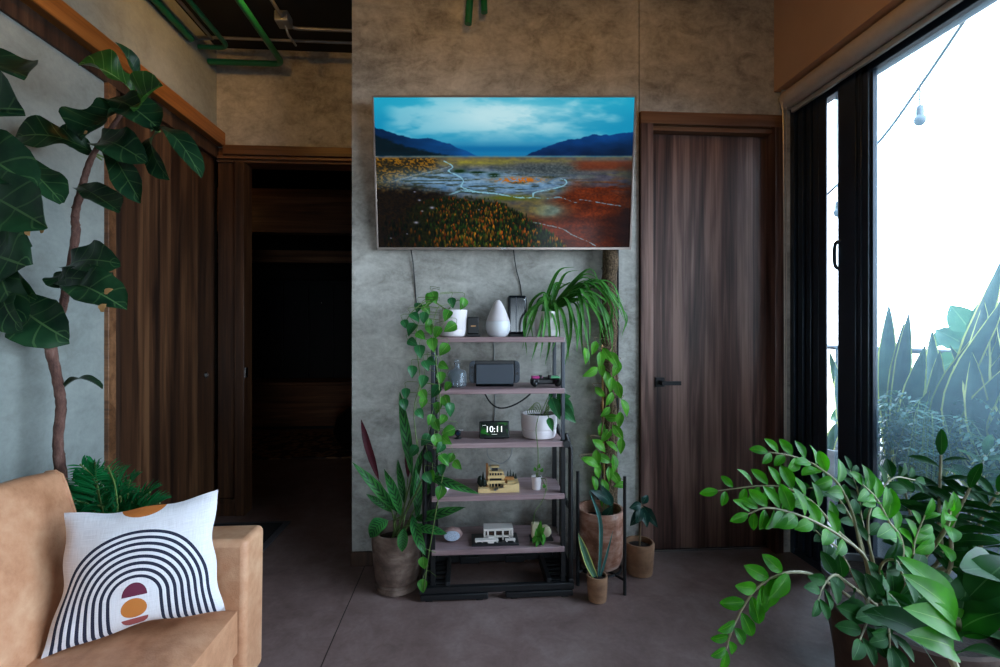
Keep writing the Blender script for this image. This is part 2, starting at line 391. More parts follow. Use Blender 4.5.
# door 2 (left wall, sliding, closed)
d2 = thing('door_2', 'brown walnut door on the left wall with a small round pull', 'door', (XL, .25, 0), kind='structure')
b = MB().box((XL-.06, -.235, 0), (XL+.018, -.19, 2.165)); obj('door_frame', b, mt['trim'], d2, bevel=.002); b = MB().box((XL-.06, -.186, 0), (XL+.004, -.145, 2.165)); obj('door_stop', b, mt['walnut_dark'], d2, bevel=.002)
b = MB().box((XL-.06, -.145, .01), (XL-.012, .688, 2.165)); obj('door_panel', b, mt['walnut_left'], d2, bevel=.002)
b = MB(); b.lathe([(.001, .0), (.017, 0), (.019, .006), (.012, .012), (.001, .012)], (XL-.012, .585, .866), 20, M=Matrix.Rotation(math.pi/2, 3, 'Y')); obj('door_pull', b, mt['chrome'], d2)
# door 3: the jamb panel and post of the dark doorway
d3 = thing('door_3', 'narrow walnut panel and post at the side of the dark doorway', 'door frame', (-1.4, .7, 0), kind='structure')
b = MB().box((XL, .705, .0), (-1.405, .80, 2.15)); obj('door_panel', b, mt['walnut_left'], d3, bevel=.002)
b = MB().box((-1.405, .685, 0), (-1.348, .80, 2.15)); obj('door_post', b, mt['trim_y'] if 0 else mt['walnut_left'], d3, bevel=.003)
b = MB().box((XL, .69, 0), (-1.405, .705, .105)); b.box((XL, .685, .075), (-1.405, .705, .105)); obj('kick_rail', b, mt['walnut_left'], d3, bevel=.002)
b = MB().box((-1.349, .70, .84), (-1.344, .73, .90)); obj('strike_plate', b, mt['chrome'], d3)
# the dark room through the doorway
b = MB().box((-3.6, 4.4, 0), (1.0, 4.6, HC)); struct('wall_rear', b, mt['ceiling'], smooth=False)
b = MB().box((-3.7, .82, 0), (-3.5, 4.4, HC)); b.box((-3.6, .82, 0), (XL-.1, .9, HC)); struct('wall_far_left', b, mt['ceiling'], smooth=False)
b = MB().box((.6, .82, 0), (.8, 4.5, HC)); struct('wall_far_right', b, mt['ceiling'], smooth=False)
b = MB().box((-3.5, 2.2, 2.02), (.6, 2.32, 2.42)); struct('trim_4', b, mt['trim'], bevel=.004)
b = MB().box((-3.5, 2.9, 1.84), (-.75, 2.96, 1.97)); struct('trim_5', b, mt['trim'], bevel=.004)
# wardrobe with chrome beads standing for LED dots, low chest, rug and pouf
w = thing('wardrobe', 'tall dark wardrobe added to hold a row of beads standing for small lights deep in the dark room', 'wardrobe', (-1.7, 4.1, 0))
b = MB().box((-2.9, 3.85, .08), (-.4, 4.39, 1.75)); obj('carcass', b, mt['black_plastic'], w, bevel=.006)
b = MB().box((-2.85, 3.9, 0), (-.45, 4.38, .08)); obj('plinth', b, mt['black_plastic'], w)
for i in range(8):
    x = -2.86+i*.305
    dr = obj('door', MB().box((x, 3.828, .12), (x+.298, 3.85, 1.70)), mt['black_plastic'], w, bevel=.003)
    obj('light_bead', MB().sphere((x+.15, 3.815, 1.47), .013, 10), mt['chrome'], dr)  # chrome bead added in place of a small LED light
w = thing('storage_chest', 'low brown wooden chest against the far wall of the dark room', 'chest', (-1.6, 3.5, 0))
obj('body', MB().box((-2.5, 3.3, .04), (-.55, 3.75, .5)), mt['trim'], w, bevel=.006)
obj('lid', MB().box((-2.52, 3.28, .5), (-.53, 3.77, .54)), mt['trim'], w, bevel=.006)
obj('base', MB().box((-2.45, 3.35, 0), (-.6, 3.7, .04)), mt['black_plastic'], w)
M = MT('patterned rug'); p = M.wpos(); v = M.new('ShaderNodeTexVoronoi'); M.put(v.inputs['Vector'], p); v.inputs['Scale'].default_value = 9
M.set(Base_Color=M.ramp(v.outputs['Distance'], [(.2, rgb(70,48,34)), (.45, rgb(150,112,80)), (.6, rgb(60,44,36))]), Roughness=.95); M.bump(M.noise(p, 120, 3), .6, .01)
mt['rug'] = M.m
b = MB().box((-2.3, 2.0, .001), (-.7, 3.1, .014)); setp(obj('rug', b, mt['rug'], bevel=.004), 'brown patterned rug on the floor of the dark room', 'rug')
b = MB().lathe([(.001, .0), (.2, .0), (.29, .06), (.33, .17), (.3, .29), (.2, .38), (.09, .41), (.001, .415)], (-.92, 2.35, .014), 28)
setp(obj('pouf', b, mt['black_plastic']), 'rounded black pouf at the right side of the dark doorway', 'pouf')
# doormat
m_ = thing('doormat', 'dark charcoal mat with grey rim on the floor before the left door', 'mat', (-1.25, .2, 0))
obj('pile', MB().box((-1.485, -.18, .001), (-1.065, .545, .009)), mt['mat_cloth'], m_, bevel=.002)
b = MB()
for a, c in (((-1.505,-.205),(-1.03,-.18)), ((-1.505,.545),(-1.03,.57)), ((-1.505,-.18),(-1.485,.545)), ((-1.065,-.18),(-1.03,.545))): b.box((a[0], a[1], .001), (c[0], c[1], .008))
obj('border', b, mt['mat_rim'], m_, bevel=.002)
# ------------------------------------------------------------------ ceiling pipes
def pipe(name, label, pts, r, mat, k=1, cat='pipe', group=None):
    b = MB().tube(pts if k == 1 else cr(pts, k), r, 10); return setp(obj(name, b, mat), label, cat, group)
def bend(*P):
    """straight runs with rounded corners"""
    P = [V(p) for p in P]; out = [P[0]]
    for a, c, d in zip(P, P[1:], P[2:]):
        u, w = (a-c).normalized(), (d-c).normalized(); r = .06
        for i in range(7):
            t = i/6; out.append((c+u*r)*(1-t)**2+c*2*t*(1-t)+(c+w*r)*t*t)
    out.append(P[-1]); return out
G = 'green conduits under the black ceiling'
pipe('conduit', 'green pipe hugging the top of the left wall', [(-1.48, -4.5, 2.70), (-1.48, .36, 2.70)], .017, mt['green_pipe'])
pipe('conduit', 'middle green pipe turning to the left wall in the corner', bend((-1.335, -4.5, 2.72), (-1.335, .47, 2.72), (-1.50, .47, 2.72)), .013, mt['green_pipe'])
pipe('conduit', 'right green pipe bending left along the alcove wall', bend((-1.08, -4.5, 2.70), (-1.08, .585, 2.70), (-1.505, .585, 2.70)), .017, mt['green_pipe'])
pipe('conduit', 'thin grey pipe between the two left green pipes', [(-1.41, -4.5, 2.75), (-1.41, .44, 2.75), (-1.505, .44, 2.75)], .008, mt['grey_pipe'])
c = thing('conduit', 'thin grey pipe with a junction box, turning right to the pier', 'pipe', (-.95, .3, 2.75))
obj('tube', MB().tube(bend((-.99, -4.5, 2.755), (-.955, .32, 2.755), (-.5485, .32, 2.755)), .009, 10), mt['grey_pipe'], c)
obj('junction_box', MB().box((-.995, .22, 2.735), (-.925, .30, 2.79)), mt['grey_pipe'], c, bevel=.006)
obj('strap', MB().tube([(-.955, .27, 2.74), (-.945, .29, 2.70), (-.93, .36, 2.685)], .006, 6), mt['grey_pipe'], c)
pipe('conduit', 'thin grey pipe running straight across the alcove to the pier', [(-1.505, .47, 2.775), (-.5485, .47, 2.775)], .008, mt['grey_pipe'])
pipe('conduit', 'longer green pipe end coming down over the television', cr([(.02, -.06, HC-.004), (.016, -.06, 2.7), (.008, -.055, 2.585)], 4), .017, mt['green_pipe'])
pipe('conduit', 'shorter green pipe end right of the longer one over the television', cr([(.078, -.06, HC-.004), (.082, -.06, 2.72), (.085, -.06, 2.64)], 4), .016, mt['green_pipe'])
# ------------------------------------------------------------------ window
w1 = thing('window_1', 'tall dark framed sliding window along the right wall', 'window', (1.69, -1.7, 0), kind='structure')
XI, XO = 1.665, 1.70
YJ, YS0, YS1 = PX(826, 330, XI).y, PX(870, 330, XI).y, PX(845, 330, XO).y
b = MB()
for ya, yb, x0 in ((0, -.03, 1.645), (-.03, -.045, 1.668), (-.045, -.08, 1.655), (-.08, -.095, 1.675), (-.095, -.125, 1.662), (-.125, -.14, 1.68), (-.14, -.175, 1.664), (-.175, YJ, XI)):
    b.box((x0, ya, 0), (max(XI+.006+(yb-YJ)/1.45, x0+.008), yb, 2.34))
obj('jamb', b, mt['dark_frame'], w1, bevel=.002)
b = MB().box((1.65, -3.45, 2.27), (1.82, 0, 2.34)); b.box((1.655, -3.45, 2.235), (1.70, YJ, 2.27)); b.box((1.665, -3.45, 2.205), (1.73, YJ, 2.24)); obj('head_track', b, mt['dark_frame'], w1, bevel=.002)
b = MB().box((1.648, -3.45, 0), (1.80, 0, .03)); b.box((1.665, -3.45, .03), (1.73, YJ, .11)); obj('sill_track', b, mt['dark_frame'], w1, bevel=.002)
def stile(y0, y1, name='mullion'):
    b = MB().box((XI, y0, .03), (XO, y1, 2.27)); b.box((XI-.006, y0+.03, .03), (XI, y0+.045, 2.24)); b.box((XI-.006, y0+.06, .03), (XI, y1-.012, 2.24)); b.box((XI+.012, y0-.01, .03), (XO, y0, 2.25))
    return obj(name, b, mt['dark_frame'], w1, bevel=.002)
s0 = stile(YS0+.01, YS1); stile(-2.1, -1.98); stile(-3.45, -3.38)
obj('pull_handle', MB().tube(cr([(XI, YS1-.02, 1.53), (XI-.02, YS1-.01, 1.51), (XI-.02, YS1-.01, 1.42), (XI, YS1-.02, 1.40)], 5), .008, 8), mt['dark_frame'], s0)
M = MT('glare haze glass'); M.n.remove(M.b)
tp = M.new('ShaderNodeBsdfTransparent'); tp.inputs[0].default_value = (.97, .985, .99, 1)
tl = M.new('ShaderNodeBsdfTranslucent'); tl.inputs[0].default_value = (.55, .85, 1, 1)  # bluish translucent share imitates the veiling glare of the sun
gl = M.new('ShaderNodeBsdfGlossy'); gl.inputs['Roughness'].default_value = .02
m1 = M.new('ShaderNodeMixShader'); m1.inputs[0].default_value = .038; M.t.links.new(tp.outputs[0], m1.inputs[1]); M.t.links.new(tl.outputs[0], m1.inputs[2])
fr = M.new('ShaderNodeFresnel'); fr.inputs[0].default_value = 1.25
m2 = M.new('ShaderNodeMixShader'); M.t.links.new(fr.outputs[0], m2.inputs[0]); M.t.links.new(m1.outputs[0], m2.inputs[1]); M.t.links.new(gl.outputs[0], m2.inputs[2])
M.t.links.new(m2.outputs[0], M.o.inputs[0]); mt['glass'] = M.m
for y0, y1, x in ((YS1+.02, YJ, 1.705), (-1.98, YS0, 1.69), (-3.38, -2.1, 1.705)):
    obj('pane', MB().box((x, y0, .10), (x+.004, y1, 2.22)), mt['glass'], w1, smooth=False)
w2 = thing('added_window', 'added unseen window behind the camera that lights the back wall', 'window', (.8, -5.33, .25), kind='structure')  # added so daylight reaches the back wall from the front
b = MB().box((.3, -5.37, .25), (1.3, -5.3, .3)); b.box((.3, -5.37, 1.4), (1.3, -5.3, 1.45)); b.box((.3, -5.37, .3), (.35, -5.3, 1.4)); b.box((1.25, -5.37, .3), (1.3, -5.3, 1.4))
obj('frame', b, mt['dark_frame'], w2)
obj('pane', MB().box((.35, -5.34, .3), (1.25, -5.336, 1.4)), mt['glass'], w2, smooth=False)
# roller blind
rb = thing('roller_blind', 'rolled up tan blind with a hanging cord above the window', 'blind', (1.61, -1.2, 2.25))
b = MB().tube([(1.612, -.03, 2.288), (1.612, -2.6, 2.288)], .044, 24); obj('roll', b, mt['blind'], rb)
b = MB().box((1.628, -2.6, 2.222), (1.646, -.03, 2.246)); obj('bottom_bar', b, mt['blind_rail'], rb, bevel=.005)
b = MB().box((1.648, -2.6, 2.245), (1.6505, -.03, 2.29)); obj('fabric', b, mt['blind'], rb)
for y in (-.03, -2.6):
    b = MB().box((1.58, y, 2.24), (1.64, y+.006, 2.339)); obj('bracket', b, mt['blind_rail'], rb, bevel=.002)
b = MB().tube(cr([(1.575, -.045, 2.30), (1.572, -.045, 2.24), (1.578, -.045, 2.15), (1.585, -.045, 1.3), (1.588, -.045, .47), (1.592, -.042, .455), (1.597, -.04, .47), (1.599, -.04, 1.3), (1.597, -.04, 2.15), (1.60, -.04, 2.28)], 8), .0026, 6)
obj('cord', b, mt['blind_rail'], rb)
# ------------------------------------------------------------------ balcony
M = MT('pale balcony tiles'); p = M.wpos(); M.set(Base_Color=M.ramp(M.noise(p, 5, 5), [(.3, rgb(84,82,80)), (.7, rgb(108,106,102))]), Roughness=.7); mt['tile'] = M.m
b = MB().box((1.72, -6, -.1), (3.2, 0, -.005)); b.box((1.755, 0, -.1), (3.2, 3.4, -.005)); struct('balcony_floor', b, mt['tile'], smooth=False)
rl = thing('balcony_railing', 'thin metal railing at the edge of the balcony outside the window', 'railing', (3.1, -1, -.005))
b = MB().tube([(3.1, -5.8, .985), (3.1, 3.3, .985)], .02, 8); obj('handrail', b, mt['steel'], rl)
b = MB().tube([(3.1, -5.8, .1), (3.1, 3.3, .1)], .015, 8); obj('bottom_rail', b, mt['steel'], rl)
for i in range(21):
    y = 3.2-i*.42; obj('baluster', MB().tube([(3.1, y, -.005), (3.1, y, .985)], .011, 6), mt['steel'], rl)
# string lights outside
sl = thing('string_light', 'outdoor cable with hanging bulbs seen through the window', 'string light', (2.5, -.6, 1.9))
pa, pb, pc = PX(1010, -48, 2.4), PX(920, 86, 2.6), PX(800, 222, 2.75)
pa2 = pa+(pa-pb)*.8
b = MB().tube(cr([pa2, pa, pb, PX(870, 152, 2.68), pc, pc+(pc-pb)*1.2], 6), .009, 6); obj('cable', b, mt['steel'], sl)
for q, x in ((pb, 2.6), (PX(838, 186, 2.71), 2.71)):
    b = MB().tube([q, q+V((0, 0, -.11))], .005, 6); b.lathe([(.001, .06), (.016, .055), (.02, .03), (.02, 0), (.001, 0)], q+V((0, 0, -.17)), 12)
    so = obj('socket', b, mt['steel'], sl)
    b = MB().sphere(q+V((0, 0, -.195)), .03, 14, 1.1); obj('bulb', b, mt['grey_plastic'], so)
# ------------------------------------------------------------------ television
def vnoise(x, y, seed=0):
    xi = np.floor(x).astype(np.int64); yi = np.floor(y).astype(np.int64); xf = x-xi; yf = y-yi
    def h(a, c):
        n = (a*374761393+c*668265263+seed*982451653) & 0x7fffffff
        n = ((n ^ (n >> 13))*1274126177) & 0x7fffffff
        return ((n ^ (n >> 16)) & 0xffff)/65535.
    u = xf*xf*(3-2*xf); v = yf*yf*(3-2*yf)
    return (h(xi,yi)*(1-u)+h(xi+1,yi)*u)*(1-v)+(h(xi,yi+1)*(1-u)+h(xi+1,yi+1)*u)*v
def fbm(x, y, o=5, seed=0):
    s = 0; a = .5; t = 0
    for i in range(o): s = s+a*vnoise(x*2**i, y*2**i, seed+i); t += a; a *= .5
    return s/t
def sm(a, b, x):
    t = np.clip((x-a)/(b-a), 0, 1); return t*t*(3-2*t)
def landscape(U, Vv):
    """autumn valley under clouds. picture coords: x 47..940, y 65..580"""
    x = 47+U*893; y = 65+Vv*515
    def L(img, m, c):
        m = np.clip(m, 0, 1)[..., None]; return img*(1-m)+(c if isinstance(c, np.ndarray) and c.ndim == 3 else np.array(c, float))*m
    def S(*c): return np.stack([np.broadcast_to(q, x.shape) for q in c], -1)
    n1 = fbm(x/160, y/60, 5, 1); n2 = fbm(x/60, y/20, 5, 5); n3 = fbm(x/18, y/9, 4, 9); n4 = fbm(x/6, y/4, 3, 15)
    g = lambda cx, cy, rx, ry: np.exp(-((x-cx)/rx)**2-((y-cy)/ry)**2)
    img = np.zeros(x.shape+(3,))
    # sky
    img = L(img, np.ones_like(x), S(14+0*x, 140+0*x, 182+0*x)); img = L(img, sm(150, 70, y)*.5, (36, 178, 206))
    cl = sm(.36, .62, fbm(x/170+.3*n2, y/55, 5, 2))*.5*sm(60, 140, x)*sm(930, 860, x)+g(500, 125, 280, 70)*.62
    img = L(img, cl*.95, S(176+30*n1, 220+18*n1, 230+12*n1))
    img = L(img, sm(165, 222, y)*.8, S(46+70*(n2-.3), 146+40*(n2-.3), 182+20*n2)); img = L(img, sm(206, 236, y), (16, 108, 162))
    img = L(img, g(470, 218, 210, 9)*.5, (64, 150, 186)); img = L(img, g(480, 252, 220, 7)*.6, (30, 128, 176))
    # mountains
    rl = np.interp(x, [40, 60, 110, 180, 230, 300, 350, 400, 430], [158, 166, 182, 198, 196, 216, 236, 258, 268])+10*(n3-.5)
    sh = .75+.5*n2
    img = L(img, sm(0, 4, y-rl)*(x < 430), S((8+sm(100,400,x)*8)*sh, (36+sm(60,400,x)*36)*sh, (72+sm(60,400,x)*60)*sh))
    r2 = np.interp(x, [40, 60, 150, 260, 330, 380], [180, 192, 226, 246, 258, 268])+14*(n3-.5); img = L(img, sm(-2, 8, y-r2)*(x < 400)*.92, S(8*sh, 24*sh, 30*sh))
    rr = np.interp(x, [560, 590, 640, 700, 760, 800, 860, 950], [262, 246, 228, 206, 198, 186, 188, 174])+9*(n3-.5)
    img = L(img, sm(0, 4, y-rr)*(x > 560), S(12*sh, (58-sm(190, 262, y)*22)*sh, (116-sm(190, 262, y)*40)*sh))
    img = L(img, sm(0,40,y-rr-20)*sm(700,860,x)*.6, S(10*sh, 28*sh, 50*sh))
    # valley floor
    fl = sm(258, 264, y+4*(n3-.5))
    img = L(img, fl, S(62+56*n3, 62+42*n3, 52+40*n2))
    img = L(img, g(560, 262, 420, 3)*.7, (70, 140, 168))
    img = L(img, g(400, 283, 130, 10)*(.3+1.2*n3), (150, 138, 44)); img = L(img, g(560, 277, 180, 7)*1.2*n3, (140, 134, 50))
    lf = sm(300, 235, x+70*(n1-.5))*sm(262, 272, y)
    au = sm(.42, .62, n4)
    img = L(img, lf*.95, S(34+104*au*sm(.3,.55,n2), 30+62*au*sm(.3,.55,n2), 12+8*n3))
    ws = g(430, 350, 300, 40)*1.7
    img = L(img, np.minimum(ws, .93)*sm(.22, .42, n2+.1), S(66+90*n3, 104+90*n3, 138+90*n3))
    img = L(img, np.minimum(ws, .8)*sm(.5, .66, fbm(x/50, y/5, 4, 41)), S(44+20*n3, 52+24*n3, 48+0*x))
    img = L(img, g(640, 306, 150, 22)*1.2, S(46+60*n4, 56+60*n4, 62+56*n4))
    img = L(img, sm(700,780,x)*sm(270,284,y)*sm(318,300,y)*.8*sm(.3,.55,n2+.1), (118, 54, 30))
    og = sm(-10, 80, x-(690-(y-340)*1.1)+110*(n1-.5))*sm(326, 372, y+30*(n2-.5))
    img = L(img, og*.96, S((60+80*n2)*(.75+.5*n4), (24+36*n2)*(.75+.5*n4), (12+12*n2)))
    img = L(img, sm(680, 860, x)*sm(296, 330, y)*sm(400, 350, y)*sm(.4, .56, fbm(x/70, y/7, 4, 51))*.85, S(58+40*n3, 58+40*n3, 74+40*n3))
    img = L(img, sm(740, 930, x)*sm(400, 500, y)*.45, (34, 20, 22)); img = L(img, sm(.5, .64, n1)*sm(640,760,x)*sm(380,420,y)*.5, (40, 26, 28))
    img = L(img, g(645, 448, 60, 24)*1.4, S(66+66*n3, 80+70*n3, 76+66*n3))
    img = L(img, g(590, 440, 50, 30)*.7*n3, (150, 120, 40))
    img = L(img, g(545, 342, 80, 10)*1.3*sm(.34, .5, n4), (188, 112, 30))
    img = L(img, g(520, 404, 85, 9)*1.3, (96, 104, 38))
    for cx, cy, rx, ry in ((338, 312, 20, 6), (458, 326, 18, 7), (400, 316, 26, 3.5)): img = L(img, 1.5*g(cx, cy, rx, ry)*sm(.2,.5,n4+.15), (24, 52, 28))
    def river(pts, w, c, a):
        nonlocal img
        w = w*.75; P = np.array([(p.x, p.y) for p in cr([(q[0], q[1], 0) for q in pts], 6)]); d = np.full(x.shape, 1e9)
        for (x0, y0), (x1, y1) in zip(P, P[1:]):
            dx, dy = x1-x0, y1-y0; t = np.clip(((x-x0)*dx+(y-y0)*dy)/(dx*dx+dy*dy+1e-9), 0, 1)
            d = np.minimum(d, np.hypot(x-x0-t*dx, (y-y0-t*dy)*1.5))
        d = d+6*(n4-.5)+5*(n3-.5); img = L(img, sm(w, w*.2, d)*a, c)
    W_ = (150, 205, 225)
    river([(285,278),(315,296),(300,312),(330,326),(352,345),(345,366),(395,382),(470,390),(540,402),(592,402),(600,386),(655,374),(702,362),(712,346),(692,338)], 4.6, W_, .9)
    river([(250,382),(300,392),(345,380),(420,386)], 4.5, W_, .9); river([(170,392),(180,404),(205,410)], 4, W_, .7)
    river([(592,402),(650,406),(690,402),(745,420),(765,410),(850,424),(905,432)], 3.6, (126, 170, 190), .85)
    river([(590,488),(650,500),(700,512),(740,535),(790,556),(820,572)], 3.6, (140, 168, 180), .85)
    river([(115,344),(200,322),(270,306),(310,294)], 4, (150, 175, 190), .6)
    for k in range(9):
        y0 = 318+k*7; river([(230+k*14,y0),(300+k*20,y0+5*math.sin(k)),(390+k*22,y0+4),(470+k*16,y0-4*math.cos(k*2)),(540+k*8,y0+3)], 2.6, (140, 172, 192), .55)
    # dark shore and forest
    dk = sm(30, -40, x-(320-(y-330)*.1)+110*(n1-.5))*sm(345, 390, y+40*(n3-.5)-np.clip((x-150)*.1,0,30))
    img = L(img, dk*.96, S(10+30*n4, 9+20*n4, 9+8*n4))
    EX, EY = [100, 200, 260, 380, 470, 540, 600, 680, 740], [470, 415, 398, 402, 414, 448, 490, 540, 600]
    edge = np.interp(x, EX, EY)
    img = L(img, sm(-4, 12, y-edge+26*(n3-.5))*sm(120, 200, x), S(16+22*n4, 19+22*n4, 10+6*n4))
    rng = np.random.RandomState(3)
    cols = [(34,60,26),(52,84,28),(24,42,20),(30,50,22),(24,40,20),(150,104,30),(182,120,36),(150,72,24),(118,104,34),(176,92,28),(70,74,28)]
    ts = []
    for i in range(3600):
        tx = rng.uniform(60, 735); ty = rng.uniform(392, 590); e = np.interp(tx, EX, EY)+rng.normal(0, 5)
        if ty > e and not (tx < 250 and rng.rand() < .75): ts.append((ty, tx))
    for ty, tx in sorted(ts):
        warm = vnoise(np.array([tx/70.]), np.array([ty/50.]), 77)[0]
        k = rng.randint(0, 5) if rng.rand() > .08+.62*warm else rng.randint(5, 11)
        c = np.array(cols[k])*rng.uniform(.55, 1.12)*(.4+.6*float(np.clip((tx-150)/200, 0, 1)))
        h = rng.uniform(5, 11)*(.55+(ty-392)/190); w = h*rng.uniform(.32, .46)
        i0, i1 = int((tx-w*1.5-47)/893*NX), int((tx+w*1.5-47)/893*NX)+2; j0, j1 = int((ty-h*1.3-65)/515*NZ), int((ty+h*1.3-65)/515*NZ)+2
        i0, j0 = max(i0, 0), max(j0, 0)
        if j0 >= NZ or i0 >= NX: continue
        X, Y = x[j0:j1, i0:i1], y[j0:j1, i0:i1]; q = np.clip((Y-ty+h)/(2*h), 0, 1)
        dd = ((X-tx)/(w*(.45+.75*q)))**2+((Y-ty)/h)**2; a = np.clip(1.5*(1-dd), 0, .95)[..., None]
        img[j0:j1, i0:i1] = img[j0:j1, i0:i1]*(1-a)+(c*(1.25-.75*q[..., None]))*a
    for px, py, r in ((183,490,8),(240,438,8),(205,450,4),(180,383,4),(92,545,3),(150,530,3),(196,412,5),(405,445,3)): img = L(img, 1.3*g(px, py, r, r*.5)*.75, (150, 150, 170))
    img = L(img, sm(860, 940, x)*sm(256,300,y)*.35, (10, 26, 36)); img = L(img, sm(565, 590, y)*.3, (8, 8, 8))
    gm = (1+.14*sm(262, 300, y))[..., None]; img = 255*np.clip(img/255, 0, 1)**gm
    return img*(1+(.16*n4[..., None]-.08)*sm(262, 285, y)[..., None])
tc = (PT(373, 97, 2.24)+PT(635, 96, 2.24)+PT(378, 250, 2.33)+PT(630, 248, 2.33))/4
W2, H2 = .604, .3475
tilt = math.atan2(.09, .683)
tv = thing('television', 'wide flat television showing an autumn valley landscape on the concrete wall', 'television', tc, (0, 0, -TH))
RX = Matrix.Rotation(tilt, 3, 'X')           # lean the top edge into the room
def TL(b):
    b.v = [tuple(RX@V(p)) for p in b.v]; return b
# local axes: x right, y into the wall, z up
b = MB(); t_ = .008
for a, c in (((-W2,-.006,H2-t_),(W2,.016,H2)), ((-W2,-.006,-H2),(W2,.016,-H2+t_*1.4)), ((-W2,-.006,-H2),(-W2+t_,.016,H2)), ((W2-t_,-.006,-H2),(W2,.016,H2))): b.box(a, c)
obj('bezel', TL(b), simple('silver bezel', rgb(176,160,152), .3, .6), tv, local=True, bevel=.001)
b = MB().box((-W2+.002, .012, -H2+.002), (W2-.002, .022, H2-.002)); b.box((-.42, .022, -.30), (.42, .036, .12))
obj('back_panel', TL(b), mt['black_plastic'], tv, local=True, bevel=.003)
b = MB().box((-.2, .036, -.02), (.2, .047, .10)); obj('wall_bracket', TL(b), mt['black_metal'], tv, local=True)
NX, NZ = 460, 264; sw, sh = W2-t_, H2-t_
vs = []; fs = []
for j in range(NZ+1):
    for i in range(NX+1): vs.append((-sw+2*sw*i/NX, 0, sh-2*sh*j/NZ))
b = MB(); b.add(vs, [(j*(NX+1)+i, (j+1)*(NX+1)+i, (j+1)*(NX+1)+i+1, j*(NX+1)+i+1) for j in range(NZ) for i in range(NX)])
M = MT('screen picture'); at = M.new('ShaderNodeVertexColor'); at.layer_name = 'picture'
M.set(Base_Color=(.004, .004, .005, 1), Roughness=.12, Emission_Color=at.outputs[0], Emission_Strength=.95)
M.b.inputs['Specular IOR Level'].default_value = .05
scr = obj('screen', TL(b), M.m, tv, local=True)
uu, vv = np.meshgrid(np.linspace(0, 1, NX+1), np.linspace(0, 1, NZ+1))
im = np.clip(landscape(uu, vv), 0, 255)/255.
im = np.where(im <= .04045, im/12.92, ((im+.055)/1.055)**2.4)
ca = scr.data.color_attributes.new('picture', 'FLOAT_COLOR', 'POINT')
ca.data.foreach_set('color', np.concatenate([im, np.ones(im.shape[:2]+(1,))], -1).reshape(-1).astype(np.float32))
b = MB().box((-.012, -.0075, -H2+.002), (.012, -.006, -H2+.009)); obj('badge', TL(b), mt['chrome'], tv, local=True)
# cables on the wall
def cable(label, pts, r, m, name='power_cable', k=6): return setp(obj(name, MB().tube(cr(pts, k), r, 6), m), label, 'cable')
cable('thin dark cable hanging from the left half of the television', [PY(410, 244, -.02), PY(413, 262, -.01), PY(415, 285, -.004), PY(417, 310, -.004)], .0028, mt['cable'])
cable('thin dark cable from the television down behind the black router', [PY(513, 246, -.02), PY(516, 268, -.01), PY(521, 290, -.004), PY(523, 330, -.004)], .0028, mt['cable'])
cable('straight black cable down the wall beside the fibre pole', [PY(618, 244, -.006), PY(618, 330, -.005), PY(617, 420, -.005), PY(616, 505, -.005)], .0042, mt['cable'])
# ------------------------------------------------------------------ shelving unit
SX0, SX1, SYF, SYB = -.145, .417, -.33, -.085
su = thing('shelving_unit', 'black metal shelving unit with five brown boards below the television', 'shelf', (.135, -.2, 0))
TOPS = [1.10, .882, .655, .433, .208]
for z in TOPS: obj('shelf_board', MB().box((SX0, SYF, z-.022), (SX1, SYB, z)), mt['shelf'], su, bevel=.002)
for x in (SX0-.004, SX1-.012):
    for y in (SYF+.012, SYB-.028):
        obj('post', MB().box((x, y, .66), (x+.016, y+.016, 1.10)), mt['steel'], su, bevel=.002)
        obj('post', MB().box((x-.002, y-.002, .03), (x+.018, y+.018, .66)), mt['black_metal'], su, bevel=.002)
for sx, x in ((-1, SX0-.008), (1, SX1+.008)):
    xo = x+sx*.022; r = .0105
    fr_ = MB(); 
    for y in (SYF+.02, SYB-.02): fr_.tube([(x, y, .685), (xo, y, .62), (xo, y, .06)], r, 8)
    for z in (.62, .36, .10): fr_.tube([(xo, SYF+.02, z), (xo, SYB-.02, z)], r*.9, 8)
    fo = obj('side_frame', fr_, mt['black_metal'], su)
    for y in (SYF+.002, SYB-.005):
        obj('pivot_knob', MB().cyl((x, y-.006, .645), (x, y+.016, .645), .016, 14), mt['black_plastic'], fo)
BX0, BX1 = -.196, .456
b = MB().box((BX0, SYF-.008, .03), (BX1, SYF+.016, .058)); b.box((BX0, SYB-.02, .05), (BX1, SYB, .085)); b.box((BX0, SYF, .03), (BX0+.022, SYB, .07)); b.box((BX1-.022, SYF, .03), (BX1, SYB, .07))
b.box((-.09, SYF, .03), (-.07, SYB, .075)); b.box((.34, SYF, .03), (.36, SYB, .075))
b.box((-.03, SYB-.035, .048), (.06, SYB-.02, .08)); b.box((.18, SYB-.035, .048), (.27, SYB-.02, .08))
bf = obj('base_frame', b, mt['black_plastic'], su, bevel=.003)
for x0, x1 in ((BX0+.02, -.09), (.36, BX1-.02)):
    s_ = MB()
    for k in range(5): s_.box((x0, SYF+.025+k*.042, .045), (x1, SYF+.047+k*.042, .06))
    obj('slat_panel', s_, mt['black_plastic'], bf, bevel=.002)
for x0, x1 in ((-.19, .09), (.165, .45)):
    b = MB().box((x0, SYF-.014, .006), (x1, SYF+.02, .03)); b.box((x0+.02, SYF-.01, 0), (x0+.05, SYF+.015, .006)); b.box((x1-.05, SYF-.01, 0), (x1-.02, SYF+.015, .006)); obj('foot', b, mt['black_plastic'], su, bevel=.003)
for x0 in (-.19, .39): obj('foot', MB().box((x0, SYB-.02, 0), (x0+.06, SYB, .05)), mt['black_plastic'], su, bevel=.003)
